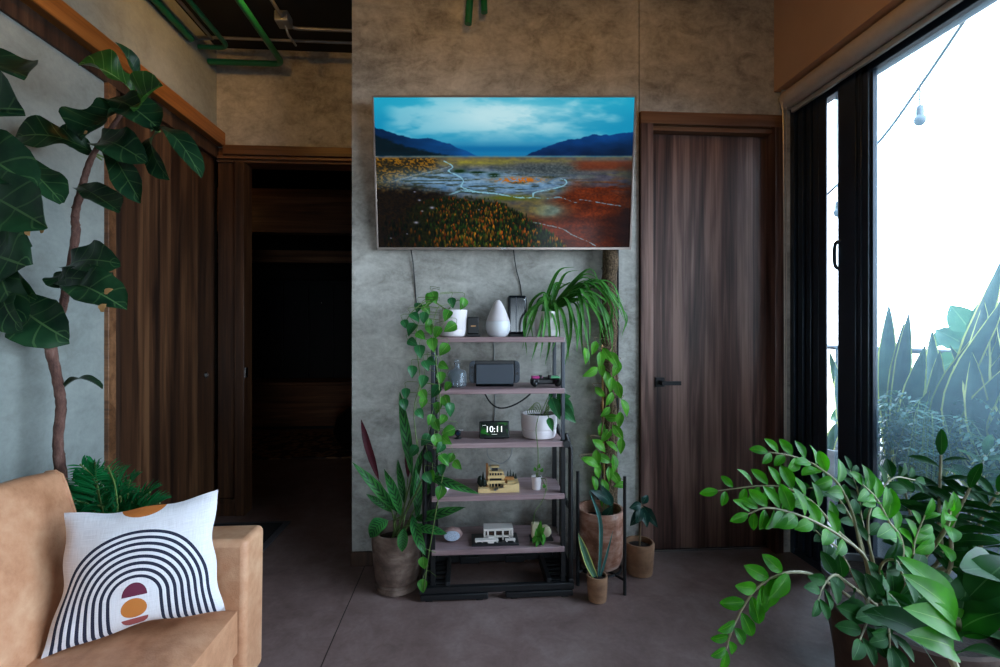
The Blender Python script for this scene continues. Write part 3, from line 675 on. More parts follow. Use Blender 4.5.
# ------------------------------------------------------------------ things on the boards
def tp_(px, y, z): 
    """spot on a board: column px at depth y, height z"""
    d = ray(px, 330); t = (y-CY)/d.y; return V((CX+d.x*t, y, z))
def planter(name, label, cat, c, r, h, mat, soil=True, prof=None, saucer=0, wall=.008, group=None):
    t = thing(name, label, cat, c, group=group)
    p = prof or [(r*.8, 0), (r*.86, h*.04), (r*.97, h*.5), (r, h*.94), (r, h), (r-wall, h), (r-wall*1.2, h*.86), (.001, h*.84)]
    o = obj('pot', MB().lathe(p, c, 40), mat, t)
    if soil: obj('soil', MB().lathe([(.001, h*.87), (r-wall*1.3, h*.865), (r-wall*1.3, h*.85), (.001, h*.845)], c, 24), mt['soil'], t)
    return t
# white pot with trailing vine, top left
c = tp_(453, -.20, TOPS[0]+.0005)
pv = planter('pothos', 'trailing pothos in a white pot on the left end of the top board', 'potted plant', c, .063, .118, mt['white_ceramic'],
    prof=[(.052,0),(.058,.004),(.0605,.03),(.0605,.032),(.062,.034),(.0635,.11),(.0635,.118),(.056,.118),(.055,.1),(.001,.099)])
fol = MB(); fd = MB(); st = MB()
c0 = c+V((0, 0, .12))
leaves = [(405,325,1),(418,308,1),(426,310,0),(434,298,0),(452,303,1),(462,304,0),(427,323,0),(438,333,0),(450,328,0),(413,343,1),(420,352,1),(444,350,0),(444,366,0),(441,378,0),(448,387,0),(423,382,1),(406,394,1),(404,405,1),(423,403,0),(420,414,1),(438,408,0),(449,410,1),(443,420,0),(448,431,0),(436,441,0),(414,452,1),(430,457,1),(444,461,0),(451,458,0),(458,465,0),(440,493,0),(428,478,1),(424,563,0),(423,586,0),(433,476,0),(436,392,1),(432,362,1),(412,330,1),(447,402,0),(440,448,1),(424,318,1),(430,330,0),(421,336,0),(415,318,1),(433,345,0),(426,366,1),(430,420,0),(447,440,0),(425,440,1),(437,425,0),(442,470,1),(412,372,1),(430,300,0),(447,316,0),(424,395,0)]
ft = V((0, -1, .1))
for px, py, k in leaves:
    y = -.36+random.uniform(-.02, .05)
    if py < 312: y = -.25
    q = PY(px, py, y); a = random.gauss(-1.57, .55); L = random.uniform(.044, .062)
    d = V((math.cos(a), random.uniform(-.3, .15), math.sin(a))); n = (ft+V((random.gauss(0,.35), 0, random.gauss(.25,.3)))).normalized()
    (fd if k else fol).leaf(q-d*L/2, q+d*L/2, L*.8, n, 'heart', .1, .3, 8, 4)
    st.tube(cr([q-d*L/2, q-d*L/2+V((random.gauss(0,.01), .02, .025)), PY(436 if py > 330 else 440, py-10, -.345)], 3), .0012, 5)
for pts in ([(446,318,-.2),(440,305,-.28),(433,325,-.36),(436,360,-.365),(440,400,-.36),(438,440,-.36),(444,465,-.36),(438,500,-.36),(428,560,-.36),(424,590,-.35)], [(448,310,-.2),(428,303,-.27),(416,335,-.33),(420,380,-.35),(414,410,-.35),(418,455,-.35)], [(446,312,-.2),(458,300,-.24),(464,308,-.27)], [(446,310,-.2),(430,300,-.26),(412,312,-.3),(404,326,-.3)]):
    st.tube(cr([PY(*p) for p in pts], 5), .002, 6)
obj('foliage', fol, mt['pothos'], pv); obj('dark_foliage', fd, mt['pothos_dark'], pv); obj('vine', st, mt['stem'], pv)
# small black box
c = tp_(473, -.2, TOPS[0]+.0005)
t = thing('small_speaker', 'small black box between the white pot and the white teardrop', 'box', c)
obj('case', MB().box(c+V((-.025,-.03,.012)), c+V((.025,.03,.086))), mt['black_plastic'], t, bevel=.004)
obj('foot', MB().box(c+V((-.03,-.035,0)), c+V((.032,.035,.012))), mt['black_plastic'], t, bevel=.002)
obj('indicator', MB().box(c+V((-.01,-.0312,.044)), c+V((.012,-.029,.05))), simple('amber mark', rgb(190,140,90), .5), t)
# teardrop diffuser
c = tp_(498, -.22, TOPS[0]+.0005)
t = thing('aroma_diffuser', 'white teardrop shaped diffuser on the top board', 'diffuser', c)
P = [(.001,.0),(.034,.0),(.046,.012),(.054,.032),(.0555,.05),(.052,.068),(.044,.092),(.034,.116),(.024,.138),(.015,.154),(.008,.161),(.001,.163)]
obj('body', MB().lathe([p for p in P[:6]]+[(.001,.068)], c, 36), mt['white_plastic'], t)
obj('cover', MB().lathe([(.001,.069),(.052,.069)]+P[6:], c, 36), mt['white_ceramic'], t)
# black router tower
c = tp_(516.5, -.16, TOPS[0]+.0005)
t = thing('router', 'upright black glossy router behind the white teardrop', 'router', c)
b = MB()
pl = [(-.046+.008*(1-math.cos(a)), 0) for a in (0,)]
obj('case', MB().box(c+V((-.043,-.045,.01)), c+V((.043,.045,.185))), simple('glossy black', rgb(14,20,26), .15), t, bevel=.012, seg=4)
obj('base', MB().box(c+V((-.035,-.04,0)), c+V((.035,.04,.012))), mt['black_plastic'], t, bevel=.002)
obj('edge_strip', MB().box(c+V((-.008,-.0465,.02)), c+V((-.004,-.0445,.176))), mt['steel'], t)
obj('status_light', MB().sphere(c+V((.03,-.045,.165)), .003, 8), mt['chrome'], t)
# spider plant
c = tp_(547, -.2, TOPS[0]+.0005)
sp = planter('spider_plant', 'spider plant with long arching blades on the right end of the top board', 'potted plant', c, .056, .112, mt['white_ceramic'],
    prof=[(.046,0),(.052,.004),(.054,.028),(.054,.03),(.0555,.032),(.057,.105),(.057,.112),(.05,.112),(.049,.1),(.001,.099)])
fol = MB(); r0 = c+V((.0, 0, .10))
ends = [(575,267,.45,-.14,(548,300),(556,272)),(620,320,0,-.25,(590,284),(615,297)),(628,312,0,-.22,(585,288),(612,294)),(612,345,0,-.27,(585,292),(606,310)),(600,352,0,-.3,(580,298),(594,318)),
 (568,362,0,-.33,(563,308),(568,335)),(540,360,0,-.34,(545,308),(542,335)),(527,356,0,-.32,(540,305),(531,325)),(622,336,0,-.2,(592,290),(616,310)),(590,340,0,-.32,(575,296),(587,315)),
 (577,352,0,-.34,(568,302),(575,325)),(526,340,0,-.28,(540,303),(530,318)),(606,300,0,-.15,(575,285),(595,288)),(616,330,0,-.14,(580,280),(607,298)),(552,352,0,-.34,(552,310),(553,332)),(604,330,0,-.34,(578,290),(598,305)),(625,322,0,-.3,(590,280),(616,295)),
 (570,290,0,-.1,(555,292),(566,282)),(534,345,0,-.2,(544,300),(536,315)),(612,360,0,-.22,(590,296),(608,322)),(583,358,0,-.26,(572,300),(581,328)),(531,362,0,-.3,(546,300),(534,328)),(545,366,0,-.33,(550,302),(546,335)),(522,350,0,-.26,(542,299),(527,318)),(560,340,0,-.3,(556,304),(560,322)),(580,270,.4,-.12,(556,298),(566,272)),(536,320,0,-.2,(548,298),(540,304)),(615,305,0,-.12,(580,278),(602,284)),(608,340,0,-.3,(580,282),(603,305)),(598,318,0,-.36,(575,290),(592,300))]
for ex, ey, up, yy, m1_, m2_ in ends:
    for k in range(2 if up == 0 and ex > 560 else 1):
        j = lambda s: random.gauss(0, s)
        pts = [r0+V((j(.012), j(.012), 0)), PY(m1_[0]+j(3), m1_[1]+j(3), (c.y*2+yy)/3), PY(m2_[0]+j(4), m2_[1]+j(4), (c.y+2*yy)/3), PY(ex+j(5)*k, ey+j(7)*k, yy+j(.02))]
        fol.blade(cr(pts, 6), random.uniform(.015, .022), 'grass', 2, .35, (j(.3), -.5, 1))
obj('foliage', fol, mt['spider'], sp)
# glass jug
c = tp_(457, -.24, TOPS[1]+.0005)
M = MT('clear blue glass'); M.set(Base_Color=(.8,.9,1,1), Roughness=.05); M.b.inputs['Transmission Weight'].default_value = .92; M.b.inputs['IOR'].default_value = 1.3; mt['jug'] = M.m
t = thing('glass_bottle', 'clear square glass bottle with a stopper on the second board', 'bottle', c)
b = MB(); 
P = [(.036,0),(.042,.004),(.042,.06),(.036,.07),(.014,.078),(.0115,.084),(.0115,.098),(.0145,.1),(.0145,.104),(.009,.104),(.009,.085),(.012,.079),(.033,.066),(.0385,.058),(.0385,.008),(.001,.006)]
obj('body', MB().lathe(P, c, 28), mt['jug'], t); obj('stopper', MB().sphere(c+V((0,0,.113)), .011, 12, .9), mt['jug'], t)
# handheld console in its dock
c = tp_(494.5, -.22, TOPS[1]+.0005)
t = thing('game_console', 'slate handheld game console standing in its dock on the second board', 'game console', c)
obj('dock', MB().box(c+V((-.083,-.025,0)), c+V((.083,-.012,.098))).box(c+V((-.083,.010,0)), c+V((.083,.028,.104))).box(c+V((-.083,-.025,0)), c+V((.083,.028,.014))), mt['grey_plastic'], t, bevel=.003)
obj('tablet', MB().box(c+V((-.088,-.009,.012)), c+V((.088,.006,.112))), mt['black_plastic'], t, bevel=.002)
for s_ in (-1, 1):
    poly = []
    for k in range(9): a = math.pi/2-math.pi*k/8*.5; 
    x0, x1, z0, z1, r = .088, .112, .012, .112, .021
    poly = [(x0, z0)]+[(x1-r+r*math.sin(a), z0+r-r*math.cos(a)) for a in [i*math.pi/2/6 for i in range(7)]]+[(x1-r+r*math.cos(a), z1-r+r*math.sin(a)) for a in [i*math.pi/2/6 for i in range(7)]]+[(x0, z1)]
    if s_ < 0: poly = [(-x, z) for x, z in poly][::-1]
    g = obj('controller', MB().prism(poly, .008, -.012, lambda x, z, y: c+V((x, y, z))), mt['grey_plastic'], t, bevel=.002)
    g2 = MB().cyl(c+V((s_*.099,-.011,.084 if s_ < 0 else .056)), c+V((s_*.099,-.021,.084 if s_ < 0 else .056)), .0065, 14)
    obj('thumbstick', g2, mt['black_plastic'], g)
    g2 = MB()
    for dx, dz in ((0,.007),(0,-.007),(.0065,0),(-.0065,0)): z = (.056 if s_ < 0 else .084); g2.cyl(c+V((s_*.099+dx,-.011,z+dz)), c+V((s_*.099+dx,-.0155,z+dz)), .0026, 8)
    obj('button_cluster', g2, mt['black_plastic'], g)
# gamepad
c = tp_(545, -.25, TOPS[1]+.001)
t = thing('gamepad', 'black gamepad with pink and green grips lying on the second board', 'gamepad', c)
poly = [(-.03,.028),(.03,.028),(.052,.022),(.066,0),(.066,-.035),(.058,-.05),(.046,-.04),(.034,-.014),(-.034,-.014),(-.046,-.04),(-.058,-.05),(-.066,-.035),(-.066,0),(-.052,.022)]
obj('body', MB().prism(poly[::-1], .008, .034, lambda x, y, z: c+V((x, y, z+max(0,y)*.25))), mt['black_plastic'], t, bevel=.006, seg=3)
for x, m_ in ((-.036, simple('pink shell', rgb(214,70,150), .4)), (.04, simple('mint shell', rgb(96,170,120), .4))):
    obj('top_shell', MB().box(c+V((x-.024,-.012,.034)), c+V((x+.024,.026,.044))), m_, t, bevel=.004)
for x in (-.05, .05): obj('grip', MB().sphere(c+V((x,-.036,.014)), .0135, 12), mt['black_plastic'], t)
for x, y in ((-.02,-.002),(.02,-.002)): obj('thumbstick', MB().cyl(c+V((x,y-.004,.034)), c+V((x,y-.004,.049)), .008, 12), mt['black_plastic'], t)
cable('black cable drooping under the second board', [tp_(482, -.1, TOPS[1]-.0235), PY(490, 402, -.1), PY(500, 408, -.1), PY(514, 405, -.1), PY(528, 396, -.1), tp_(534, -.1, TOPS[1]-.0235)], .004, mt['cable'])
cable('grey cable hanging down the wall behind the shelves', [PY(494, 336, -.004), PY(494, 350, -.004), PY(495, 400, -.004), PY(494, 424, -.004)], .003, mt['cable_grey'])
cable('thin white wire looping below the third board', [tp_(487, -.12, TOPS[2]-.0235), PY(488, 456, -.12), PY(496, 462, -.12), PY(503, 463, -.12), PY(511, 455, -.12), tp_(513, -.12, TOPS[2]-.0235)], .0022, mt['cable_grey'])
# third board: little camera, clock display, white pot
c = tp_(458, -.24, TOPS[2]+.0005)
t = thing('webcam', 'tiny black desk camera on the third board', 'camera', c)
obj('foot', MB().lathe([(.001,0),(.016,0),(.016,.004),(.006,.008),(.006,.012),(.001,.012)], c, 18), mt['black_plastic'], t)
obj('head', MB().sphere(c+V((0,0,.024)), .015, 16), mt['black_plastic'], t); obj('lens', MB().cyl(c+V((0,-.012,.026)), c+V((0,-.0175,.0265)), .008, 14), simple('lens glass', rgb(30,40,60), .05), t)
obj('bracket', MB().box(c+V((.002,-.008,.036)), c+V((.022,.006,.042))), mt['chrome'], t, bevel=.001)
c = tp_(494.5, -.265, TOPS[2]+.0005)
t = thing('smart_display', 'small smart display showing 10:11 on the third board', 'clock', c, (0, 0, 0))
R = Matrix.Rotation(math.radians(-8), 3, 'X')
def tl(b, o=V((0,0,0))):
    b.v = [tuple(c+R@(V(p))+o) for p in b.v]; return b
obj('case', tl(MB().box((-.066,0,.004), (.066,.012,.078))), mt['black_plastic'], t, bevel=.005, seg=3)
obj('stand', MB().prism([(.008,0),(.055,0),(.05,.008),(.018,.05)], -.045, .045, lambda y, z, x: c+V((x, y, z))), mt['black_plastic'], t, bevel=.003)
N1, N2 = 60, 34; b = MB()
b.add([(-.06+.12*i/N1, -.0006, .0725-.062*j/N2) for j in range(N2+1) for i in range(N1+1)], [(j*(N1+1)+i, (j+1)*(N1+1)+i, (j+1)*(N1+1)+i+1, j*(N1+1)+i+1) for j in range(N2) for i in range(N1)])
M = MT('display picture'); at = M.new('ShaderNodeVertexColor'); at.layer_name = 'picture'
M.b.inputs['Specular IOR Level'].default_value = .03; M.set(Base_Color=(.004,.005,.005,1), Roughness=.15, Emission_Color=at.outputs[0], Emission_Strength=1.)
scr = obj('screen', tl(b), M.m, t)
uu, vv = np.meshgrid(np.linspace(0, 1, N1+1), np.linspace(0, 1, N2+1))
n = fbm(uu*5, vv*3, 4, 31); g = sm(.5, .66, n)*np.clip(1.3*np.exp(-((uu-.12)/.22)**2-((vv-.75)/.4)**2)+np.exp(-((uu-.8)/.25)**2-((vv-.3)/.45)**2), 0, 1)
g = g*.75; im = np.stack([5+24*g, 14+104*g, 9+20*g], -1)/255.; im = np.where(im <= .04045, im/12.92, ((im+.055)/1.055)**2.4)
ca = scr.data.color_attributes.new('picture', 'FLOAT_COLOR', 'POINT'); ca.data.foreach_set('color', np.concatenate([im, np.ones(im.shape[:2]+(1,))], -1).reshape(-1).astype(np.float32))
def text_mb(s, size, fn):
    cu = bpy.data.curves.new('writing', 'FONT'); cu.body = s; cu.size = size; cu.align_x = 'CENTER'; cu.align_y = 'CENTER'; cu.offset = size*.004
    o = bpy.data.objects.new('writing', cu); me = o.to_mesh(); b = MB()
    b.add([fn(v.co.x, v.co.y) for v in me.vertices], [tuple(p.vertices) for p in me.polygons]); o.to_mesh_clear(); bpy.data.objects.remove(o); bpy.data.curves.remove(cu); return b
M = MT('lit digits'); M.set(Base_Color=(.8,.8,.8,1), Emission_Color=(.95,1,.97,1), Emission_Strength=1.); mt['digits'] = M.m
obj('time_digits', tl(text_mb('10:11', .036, lambda x, y: (x, -.0014, y+.042))), mt['digits'], t, smooth=False)
obj('status_line', tl(MB().box((-.012,-.0014,.0205), (.012,-.0012,.0215))), mt['digits'], t, smooth=False); obj('status_line', tl(MB().box((-.052,-.0014,.0595), (-.036,-.0012,.0605))), mt['digits'], t, smooth=False)
c = tp_(539, -.23, TOPS[2]+.0005)
wp = planter('monstera', 'young plant with drooping leaves in a round white pot on the third board', 'potted plant', c, .079, .106, mt['white_ceramic'],
    prof=[(.05,0),(.07,.004),(.0755,.02),(.076,.036),(.073,.0385),(.0765,.041),(.079,.052),(.079,.1),(.077,.106),(.072,.106),(.071,.09),(.001,.089)])
fol = MB(); st = MB(); r0 = c+V((.02,0,.092))
for bx, by, tx, ty, w, y in ((557,400,571,396,.055,-.26),(558,405,576,423,.06,-.28),(552,398,560,420,.045,-.3),(549,418,553,432,.03,-.33),(551,392,548,408,.02,-.22),(561,400,574,414,.05,-.2)):
    q = PY(bx, by, y); fol.leaf(q, PY(tx, ty, y-.02), w, (random.gauss(0,.3),-1,.4), 'heart', .12, .3); st.tube(cr([r0+V((random.gauss(0,.01),0,0)), (r0+q)/2+V((0,0,.02)), q], 4), .0022, 6)
for a in range(4):
    q = r0+V((-.04-.008*a, .0, 0)); st.tube(cr([q, q+V((-.008,-.01,.05-.008*a)), q+V((.016,-.02,.06-.008*a)), q+V((.03,-.02,.02))], 5), .0018, 6)
obj('foliage', fol, mt['pothos_dark'], wp); obj('stem', st, mt['stem'], wp)
st = MB().tube(cr([c+V((-.01,-.06,.104)), PY(538,418,-.335), PY(536,430,-.34), PY(538,450,-.345), PY(538,470,-.33), PY(538,476,-.28)], 6), .0018, 6)
obj('aerial_root', st, mt['stem'], wp)
# fourth board: cup, tan brick house, small white pot
c = tp_(444, -.24, TOPS[3]+.0005)
t = thing('white_tray', 'low white dish at the left end of the fourth board', 'dish', c)
obj('bowl', MB().lathe([(.001,0),(.02,0),(.024,.006),(.027,.036),(.025,.036),(.022,.008),(.001,.006)], c, 24), mt['white_ceramic'], t)
obj('stripe', MB().lathe([(.0262,.02),(.0268,.02),(.0272,.026),(.0266,.026)], c, 24), mt['black_plastic'], t)
tan = simple('tan bricks', rgb(222,190,134), .45, 0, .05, 80); tan2 = simple('ochre bricks', rgb(170,112,58), .45); dk = simple('dark green bricks', rgb(26,44,34), .5); gy = simple('grey bricks', rgb(128,128,130), .45)
c = tp_(498, -.25, TOPS[3]+.0005)
t = thing('toy_brick_house', 'tan toy brick model of a terraced house on the fourth board', 'brick model', c)
def bx_(m, *bs):
    for x0, y0, z0, x1, y1, z1 in bs: m.box(c+V((x0,y0,z0)), c+V((x1,y1,z1)))
    return m
obj('baseplate', bx_(MB(), (-.088,-.05,0,.088,.05,.008)), tan, t, bevel=.001)
b = bx_(MB(), (.02,-.05,.008,.088,-.03,.034), (-.002,-.05,.008,.02,-.03,.02), (-.088,-.05,.008,-.04,-.02,.018), (.04,-.03,.008,.088,.04,.04))
b.hexa([c+V(q) for q in ((-.01,-.052,.008),(.088,-.052,.008),(.088,-.03,.008),(-.01,-.03,.008),(-.01,-.052,.012),(.088,-.052,.042),(.088,-.03,.042),(-.01,-.03,.012))])
obj('terrace', b, tan, t, bevel=.001)
b = bx_(MB(), (-.05,-.02,.03,.03,.03,.036), (-.045,-.01,.05,.03,.03,.056), (-.04,-.005,.072,.02,.03,.078), (-.03,0,.094,.005,.03,.099),
  (-.042,.005,.008,-.034,.03,.096), (.018,.0,.008,.026,.03,.072), (-.048,-.018,.036,.028,-.014,.042), (-.044,-.008,.056,.028,-.004,.062))
for i in range(6): b.box(c+V((-.046+i*.014,-.016,.008)), c+V((-.042+i*.014,-.012,.03)))
for i in range(5): b.box(c+V((-.03+i*.012,-.002,.056)), c+V((-.027+i*.012,.002,.072)))
obj('storeys', b, tan, t, bevel=.0006)
obj('chimney', bx_(MB(), (-.052,.012,.008,-.042,.03,.108)), tan2, t, bevel=.001)
obj('glazing', bx_(MB(), (-.036,.004,.01,.016,.028,.071), (-.026,.008,.078,.0,.026,.094)), mt['black_plastic'], t)
obj('stairs', bx_(MB(), *[(-.02+i*.012,-.046,.008,-.008+i*.012,-.024,.012+i*.004) for i in range(5)]), gy, t, bevel=.0005)
b = MB()
for x, y, h in ((-.075,.01,.06),(-.064,.03,.07),(-.08,.035,.05),(.045,.03,.07),(.058,.035,.075),(.07,.03,.066),(.08,.02,.062),(-.06,0,.046)):
    b.lathe([(.001,.008),(.005,.009),(.012,.022),(.009,.03),(.01,.034),(.006,.044),(.001,h)], c+V((x,y,0)), 8)
obj('toy_trees', b, dk, t); obj('rock_wall', bx_(MB(), (.028,.0,.008,.07,.02,.05)), tan2, t, bevel=.002)
c = tp_(536.5, -.26, TOPS[3]+.0005)
sp2 = planter('propagation_pot', 'tiny white octagonal pot with a sprig on the fourth board', 'potted plant', c, .024, .056, mt['white_ceramic'],
    prof=[(.017,0),(.019,.002),(.0215,.05),(.0235,.05),(.0235,.057),(.019,.057),(.018,.046),(.001,.045)])
fol = MB(); st = MB()
for tx, ty in ((538,468),(541,472),(535,471),(547,490),(544,484)):
    q = PY(tx, ty, -.28); e = c+V((0,0,.05)); st.tube(cr([e, (e+q)/2+V((0,0,.02)), q], 4), .0012, 5); fol.leaf(q, q+V((random.gauss(0,.01),-.005,-.018 if ty > 480 else .02)), .014, (0,-1,.2), 'ovate')
st.tube(cr([c+V((.015,-.01,.05)), PY(546,480,-.31), PY(545,494,-.345), PY(541,503,-.345), PY(535,512,-.345), PY(533,524,-.33)], 5), .0016, 6)
obj('foliage', fol, mt['pothos'], sp2); obj('stem', st, mt['stem'], sp2)
# fifth board: geode, white house model, cream bookend with leaves
c = tp_(452.5, -.24, TOPS[4]+.001)
t = thing('geode', 'cut geode with a grey crystal face on the lowest board', 'geode', c)
def blob(mb, cen, rx, ry, rz, amp=.12, n=20, m=12, lo=-1.):
    vs = []; 
    for i in range(m+1):
        ph = math.pi*i/m
        for k in range(n):
            a = 2*math.pi*k/n; d = V((math.sin(ph)*math.cos(a), math.sin(ph)*math.sin(a), -math.cos(ph)))
            r = 1+amp*mnoise.noise(d*2.3+V(cen)*7)
            vs.append(V(cen)+V((d.x*rx*r, d.y*ry*r, max(d.z*rz*r, lo))))
    mb.add(vs, [(i*n+k, i*n+(k+1) % n, (i+1)*n+(k+1) % n, (i+1)*n+k) for i in range(m) for k in range(n)]); return mb
obj('stone', blob(MB(), c+V((0,.012,.028)), .042, .022, .028, .15), simple('brown stone', rgb(150,118,112), .8, 0, .3, 60, .4, 80), t)
crys = simple('grey crystal', rgb(170,178,194), .25, 0, .35, 300, .8, 220)
obj('crystal_face', MB().lathe([(.001,.0),(.03,.002),(.034,.0),(.032,-.006),(.001,-.006)], c+V((-.002,-.012,.026)), 22, 1, .62, M=Matrix.Rotation(math.radians(68), 3, 'X')), crys, t)
c = tp_(495, -.25, TOPS[4]+.0005)
wb = simple('white bricks', rgb(222,212,204), .4, 0, .03)
t = thing('toy_brick_villa', 'white toy brick model of a flat roofed villa on a black base, lowest board', 'brick model', c)
obj('baseplate', bx_(MB(), (-.102,-.055,0,.1,.055,.011)), mt['black_plastic'], t, bevel=.0015)
obj('roof', bx_(MB(), (-.05,-.02,.05,.078,.042,.06)), wb, t, bevel=.0008)
b = bx_(MB(), (-.05,-.02,.022,.078,.042,.028))
for x in (-.05,-.035,-.004,.03,.06,.071): b.box(c+V((x,-.02,.011)), c+V((x+.007,-.013,.051))); b.box(c+V((x,.035,.011)), c+V((x+.007,.042,.051)))
b.box(c+V((-.05,-.018,.022)), c+V((-.046,.042,.051))); obj('frame', b, wb, t, bevel=.0006)
obj('glazing', bx_(MB(), (-.04,-.008,.028,.07,.036,.05)), simple('brown glazing', rgb(60,42,34), .2), t)
b = bx_(MB(), (-.088,-.048,.016,.012,-.024,.024), (-.034,-.052,.011,-.008,-.02,.019), (.042,-.045,.017,.086,-.03,.023))
for x in (-.085,-.06,-.02,.004,.046,.078): b.box(c+V((x,-.044,.011)), c+V((x+.006,-.034,.022)))
b.box(c+V((-.03,-.03,.02)), c+V((-.008,-.016,.03))); obj('deck', b, wb, t, bevel=.0006)
c = tp_(541, -.24, TOPS[4]+.0005)
cream = simple('cream stone', rgb(222,210,174), .6, 0, .08, 50)
t = thing('bookend', 'cream stone ornament on a dark base behind hanging leaves, lowest board', 'ornament', c)
obj('base', bx_(MB(), (-.05,-.03,0,.05,.03,.006)), mt['black_plastic'], t, bevel=.001)
b = bx_(MB(), (-.042,-.012,.006,-.006,.016,.07)); obj('block', b, cream, t, bevel=.004)
b = blob(MB(), c+V((.022,0,.03)), .024, .022, .025, .08); blob(b, c+V((.016,-.008,.048)), .018, .016, .016, .05); obj('figure', b, cream, t)
hv = thing('hoya_cutting', 'small leafy cutting in a dark cup in front of the cream ornament', 'potted plant', c+V((-.012,-.052,0)))
cc = c+V((-.012,-.052,0))
obj('pot', MB().lathe([(.001,0),(.016,0),(.021,.026),(.018,.026),(.016,.02),(.001,.02)], cc, 18), mt['black_plastic'], hv)
fol = MB()
for tx, ty, bx, by, w in ((541,520,541,538,.03),(545,527,538,536,.024),(536,528,537,538,.022),(543,546,540,534,.03),(533,544,538,536,.026),(536,548,538,536,.02),(541,530,543,545,.024)):
    fol.leaf(PY(bx, by, -.305), PY(tx, ty, -.325), w, (random.gauss(0,.3),-1,.3), 'ovate', .1, .3)
obj('foliage', fol, mt['pothos'], hv)
# ------------------------------------------------------------------ plants on the floor
def J(s): return random.gauss(0, s)
# calathea left of the shelves
c = V((-.305, -.205, .001))
ca_ = thing('calathea', 'rattlesnake plant with long spotted leaves in a large grey clay pot left of the shelves', 'potted plant', c)
P = [(.08,0),(.092,.004),(.094,.03),(.088,.038),(.094,.05),(.103,.12),(.108,.2),(.109,.245),(.106,.255),(.099,.255),(.096,.235),(.092,.205),(.001,.2)]
obj('pot', MB().lathe(P, c, 44), mt['pot_grey'], ca_); obj('soil', MB().lathe([(.001,.216),(.05,.214),(.093,.207),(.093,.2),(.001,.2)], c, 30), mt['soil'], ca_)
fol = MB(); fu = MB(); st = MB(); r0 = c+V((0, 0, .21))
#  base px, tip px, width, depth at base / tip, side bend, from above?
for bx, by, tx, ty, w, yb, yt, bd in ((397,512,352,462,.062,-.24,-.34,.1),(401,516,384,468,.06,-.26,-.36,.06),(412,476,400,392,.066,-.2,-.14,.04),(417,520,416,468,.066,-.24,-.2,.04),(424,476,479,494,.055,-.28,-.38,.18),
    (414,520,466,507,.062,-.24,-.38,.12),(412,514,426,556,.06,-.3,-.38,.1),(410,526,448,534,.058,-.28,-.36,.1),(392,512,366,494,.045,-.18,-.2,.08),(410,500,424,446,.05,-.16,-.1,.04),(405,505,398,460,.05,-.12,-.06,.04),(420,500,440,470,.05,-.2,-.22,.06)):
    q, e = PY(bx, by, yb), PY(tx, ty, yt)
    fol.leaf(q, e, w*.68, (J(.35), -1, .5), 'lance', bd, .3, 24, 6, .1, J(.35))
    st.tube(cr([r0+V((J(.02), J(.02), 0)), (r0+q)/2+V((J(.01), J(.01), .02)), q], 4), .0032, 6)
q, e = PY(388,520,-.3), PY(370,538,-.34); fol.leaf(q, e, .075, (-.3,-.8,.6), 'lance', .3, .1, 10, 4, .05)
q, e = PY(404,528,-.32), PY(402,552,-.345); fol.leaf(q, e, .045, (0,-1,.3), 'lance', .1, .2, 8, 4)
for bx, by, tx, ty, w in ((379,480,361,419,.034),(408,478,410,428,.034)):
    q, e = PY(bx, by, -.18), PY(tx, ty, -.17); fu.leaf(q, e, w, (0,-1,0), 'lance', .05, .3, 14, 4, .06)
    st.tube(cr([r0, (r0+q)/2+V((.01,0,.02)), q], 4), .003, 6)
obj('foliage', fol, mt['calathea'], ca_); obj('plum_leaves', fu, mt['calathea_under'], ca_); obj('stem', st, mt['stem'], ca_)
# metal stand and the large pot it carries
pc = V((.602, -.215, 0))
s_ = thing('plant_stand', 'slim black metal stand with tall posts holding the large clay pot', 'plant stand', pc)
LEGS = [(.674,-.34), (.492,-.25), (.63,-.085)]
for k in range(3):
    p = V(LEGS[k]+(0,))
    obj('leg', MB().tube([p, p+V((0,0,.505))], .0075, 8), mt['black_metal'], s_)
b = MB()
for k in range(3):
    d = V(LEGS[k]+(0,))-pc; b.tube([pc+V((0,0,.062)), pc+d+V((0,0,.062))], .006, 8)
obj('cross_bar', b, mt['black_metal'], s_)
ring = [pc+V((0,0,-.138))+V((.09*math.cos(t), .09*math.sin(t), .2)) for t in [math.radians(10*i) for i in range(37)]]
obj('ring', MB().tube(ring, .0055, 8, False), mt['black_metal'], s_)
c = pc+V((0, 0, .0705))
hp_ = thing('climbing_vine', 'bright green vine in a large weathered clay pot, on the fibre pole', 'potted plant', c)
P = [(.07,0),(.086,.012),(.098,.05),(.101,.12),(.101,.19),(.104,.2),(.105,.245),(.103,.258),(.093,.258),(.09,.24),(.088,.205),(.001,.2)]
obj('pot', MB().lathe(P, c, 44), mt['pot_red'], hp_); obj('soil', MB().lathe([(.001,.214),(.088,.206),(.088,.2),(.001,.2)], c, 30), mt['soil'], hp_)
fol = MB(); st = MB(); fs_ = MB(); r0 = c+V((.02, .03, .21))
hl = [(585,356),(594,348),(602,370),(607,380),(616,369),(619,390),(609,399),(624,408),(613,417),(618,432),(612,447),(604,459),(591,463),(597,472),(609,474),(604,488),(598,471),(609,501),(620,485),(614,360),(600,392),(605,412),(601,430),(621,446),(599,446),(613,464),(594,484),(590,372),(607,355),(600,360),(611,385),(620,420),(606,436),(616,478),(603,505),(597,458),(588,462)]
for i, (px, py) in enumerate(hl):
    y = -.13+.0 if py < 440 else -.17; y += J(.015); q = PY(px, py, y); a = random.gauss(-1.35, .6); L = random.uniform(.065, .09)
    d = V((math.cos(a), random.uniform(-.3, .05), math.sin(a)))
    fol.leaf(q-d*L/2, q+d*L/2, L*.52, (J(.35), -1, .25+J(.2)), 'ovate', .1, .25, 8, 4)
    st.tube(cr([q-d*L/2, q-d*L/2+V((J(.01), .015, .015)), PY(610, py-8, -.115)], 3), .0014, 5)
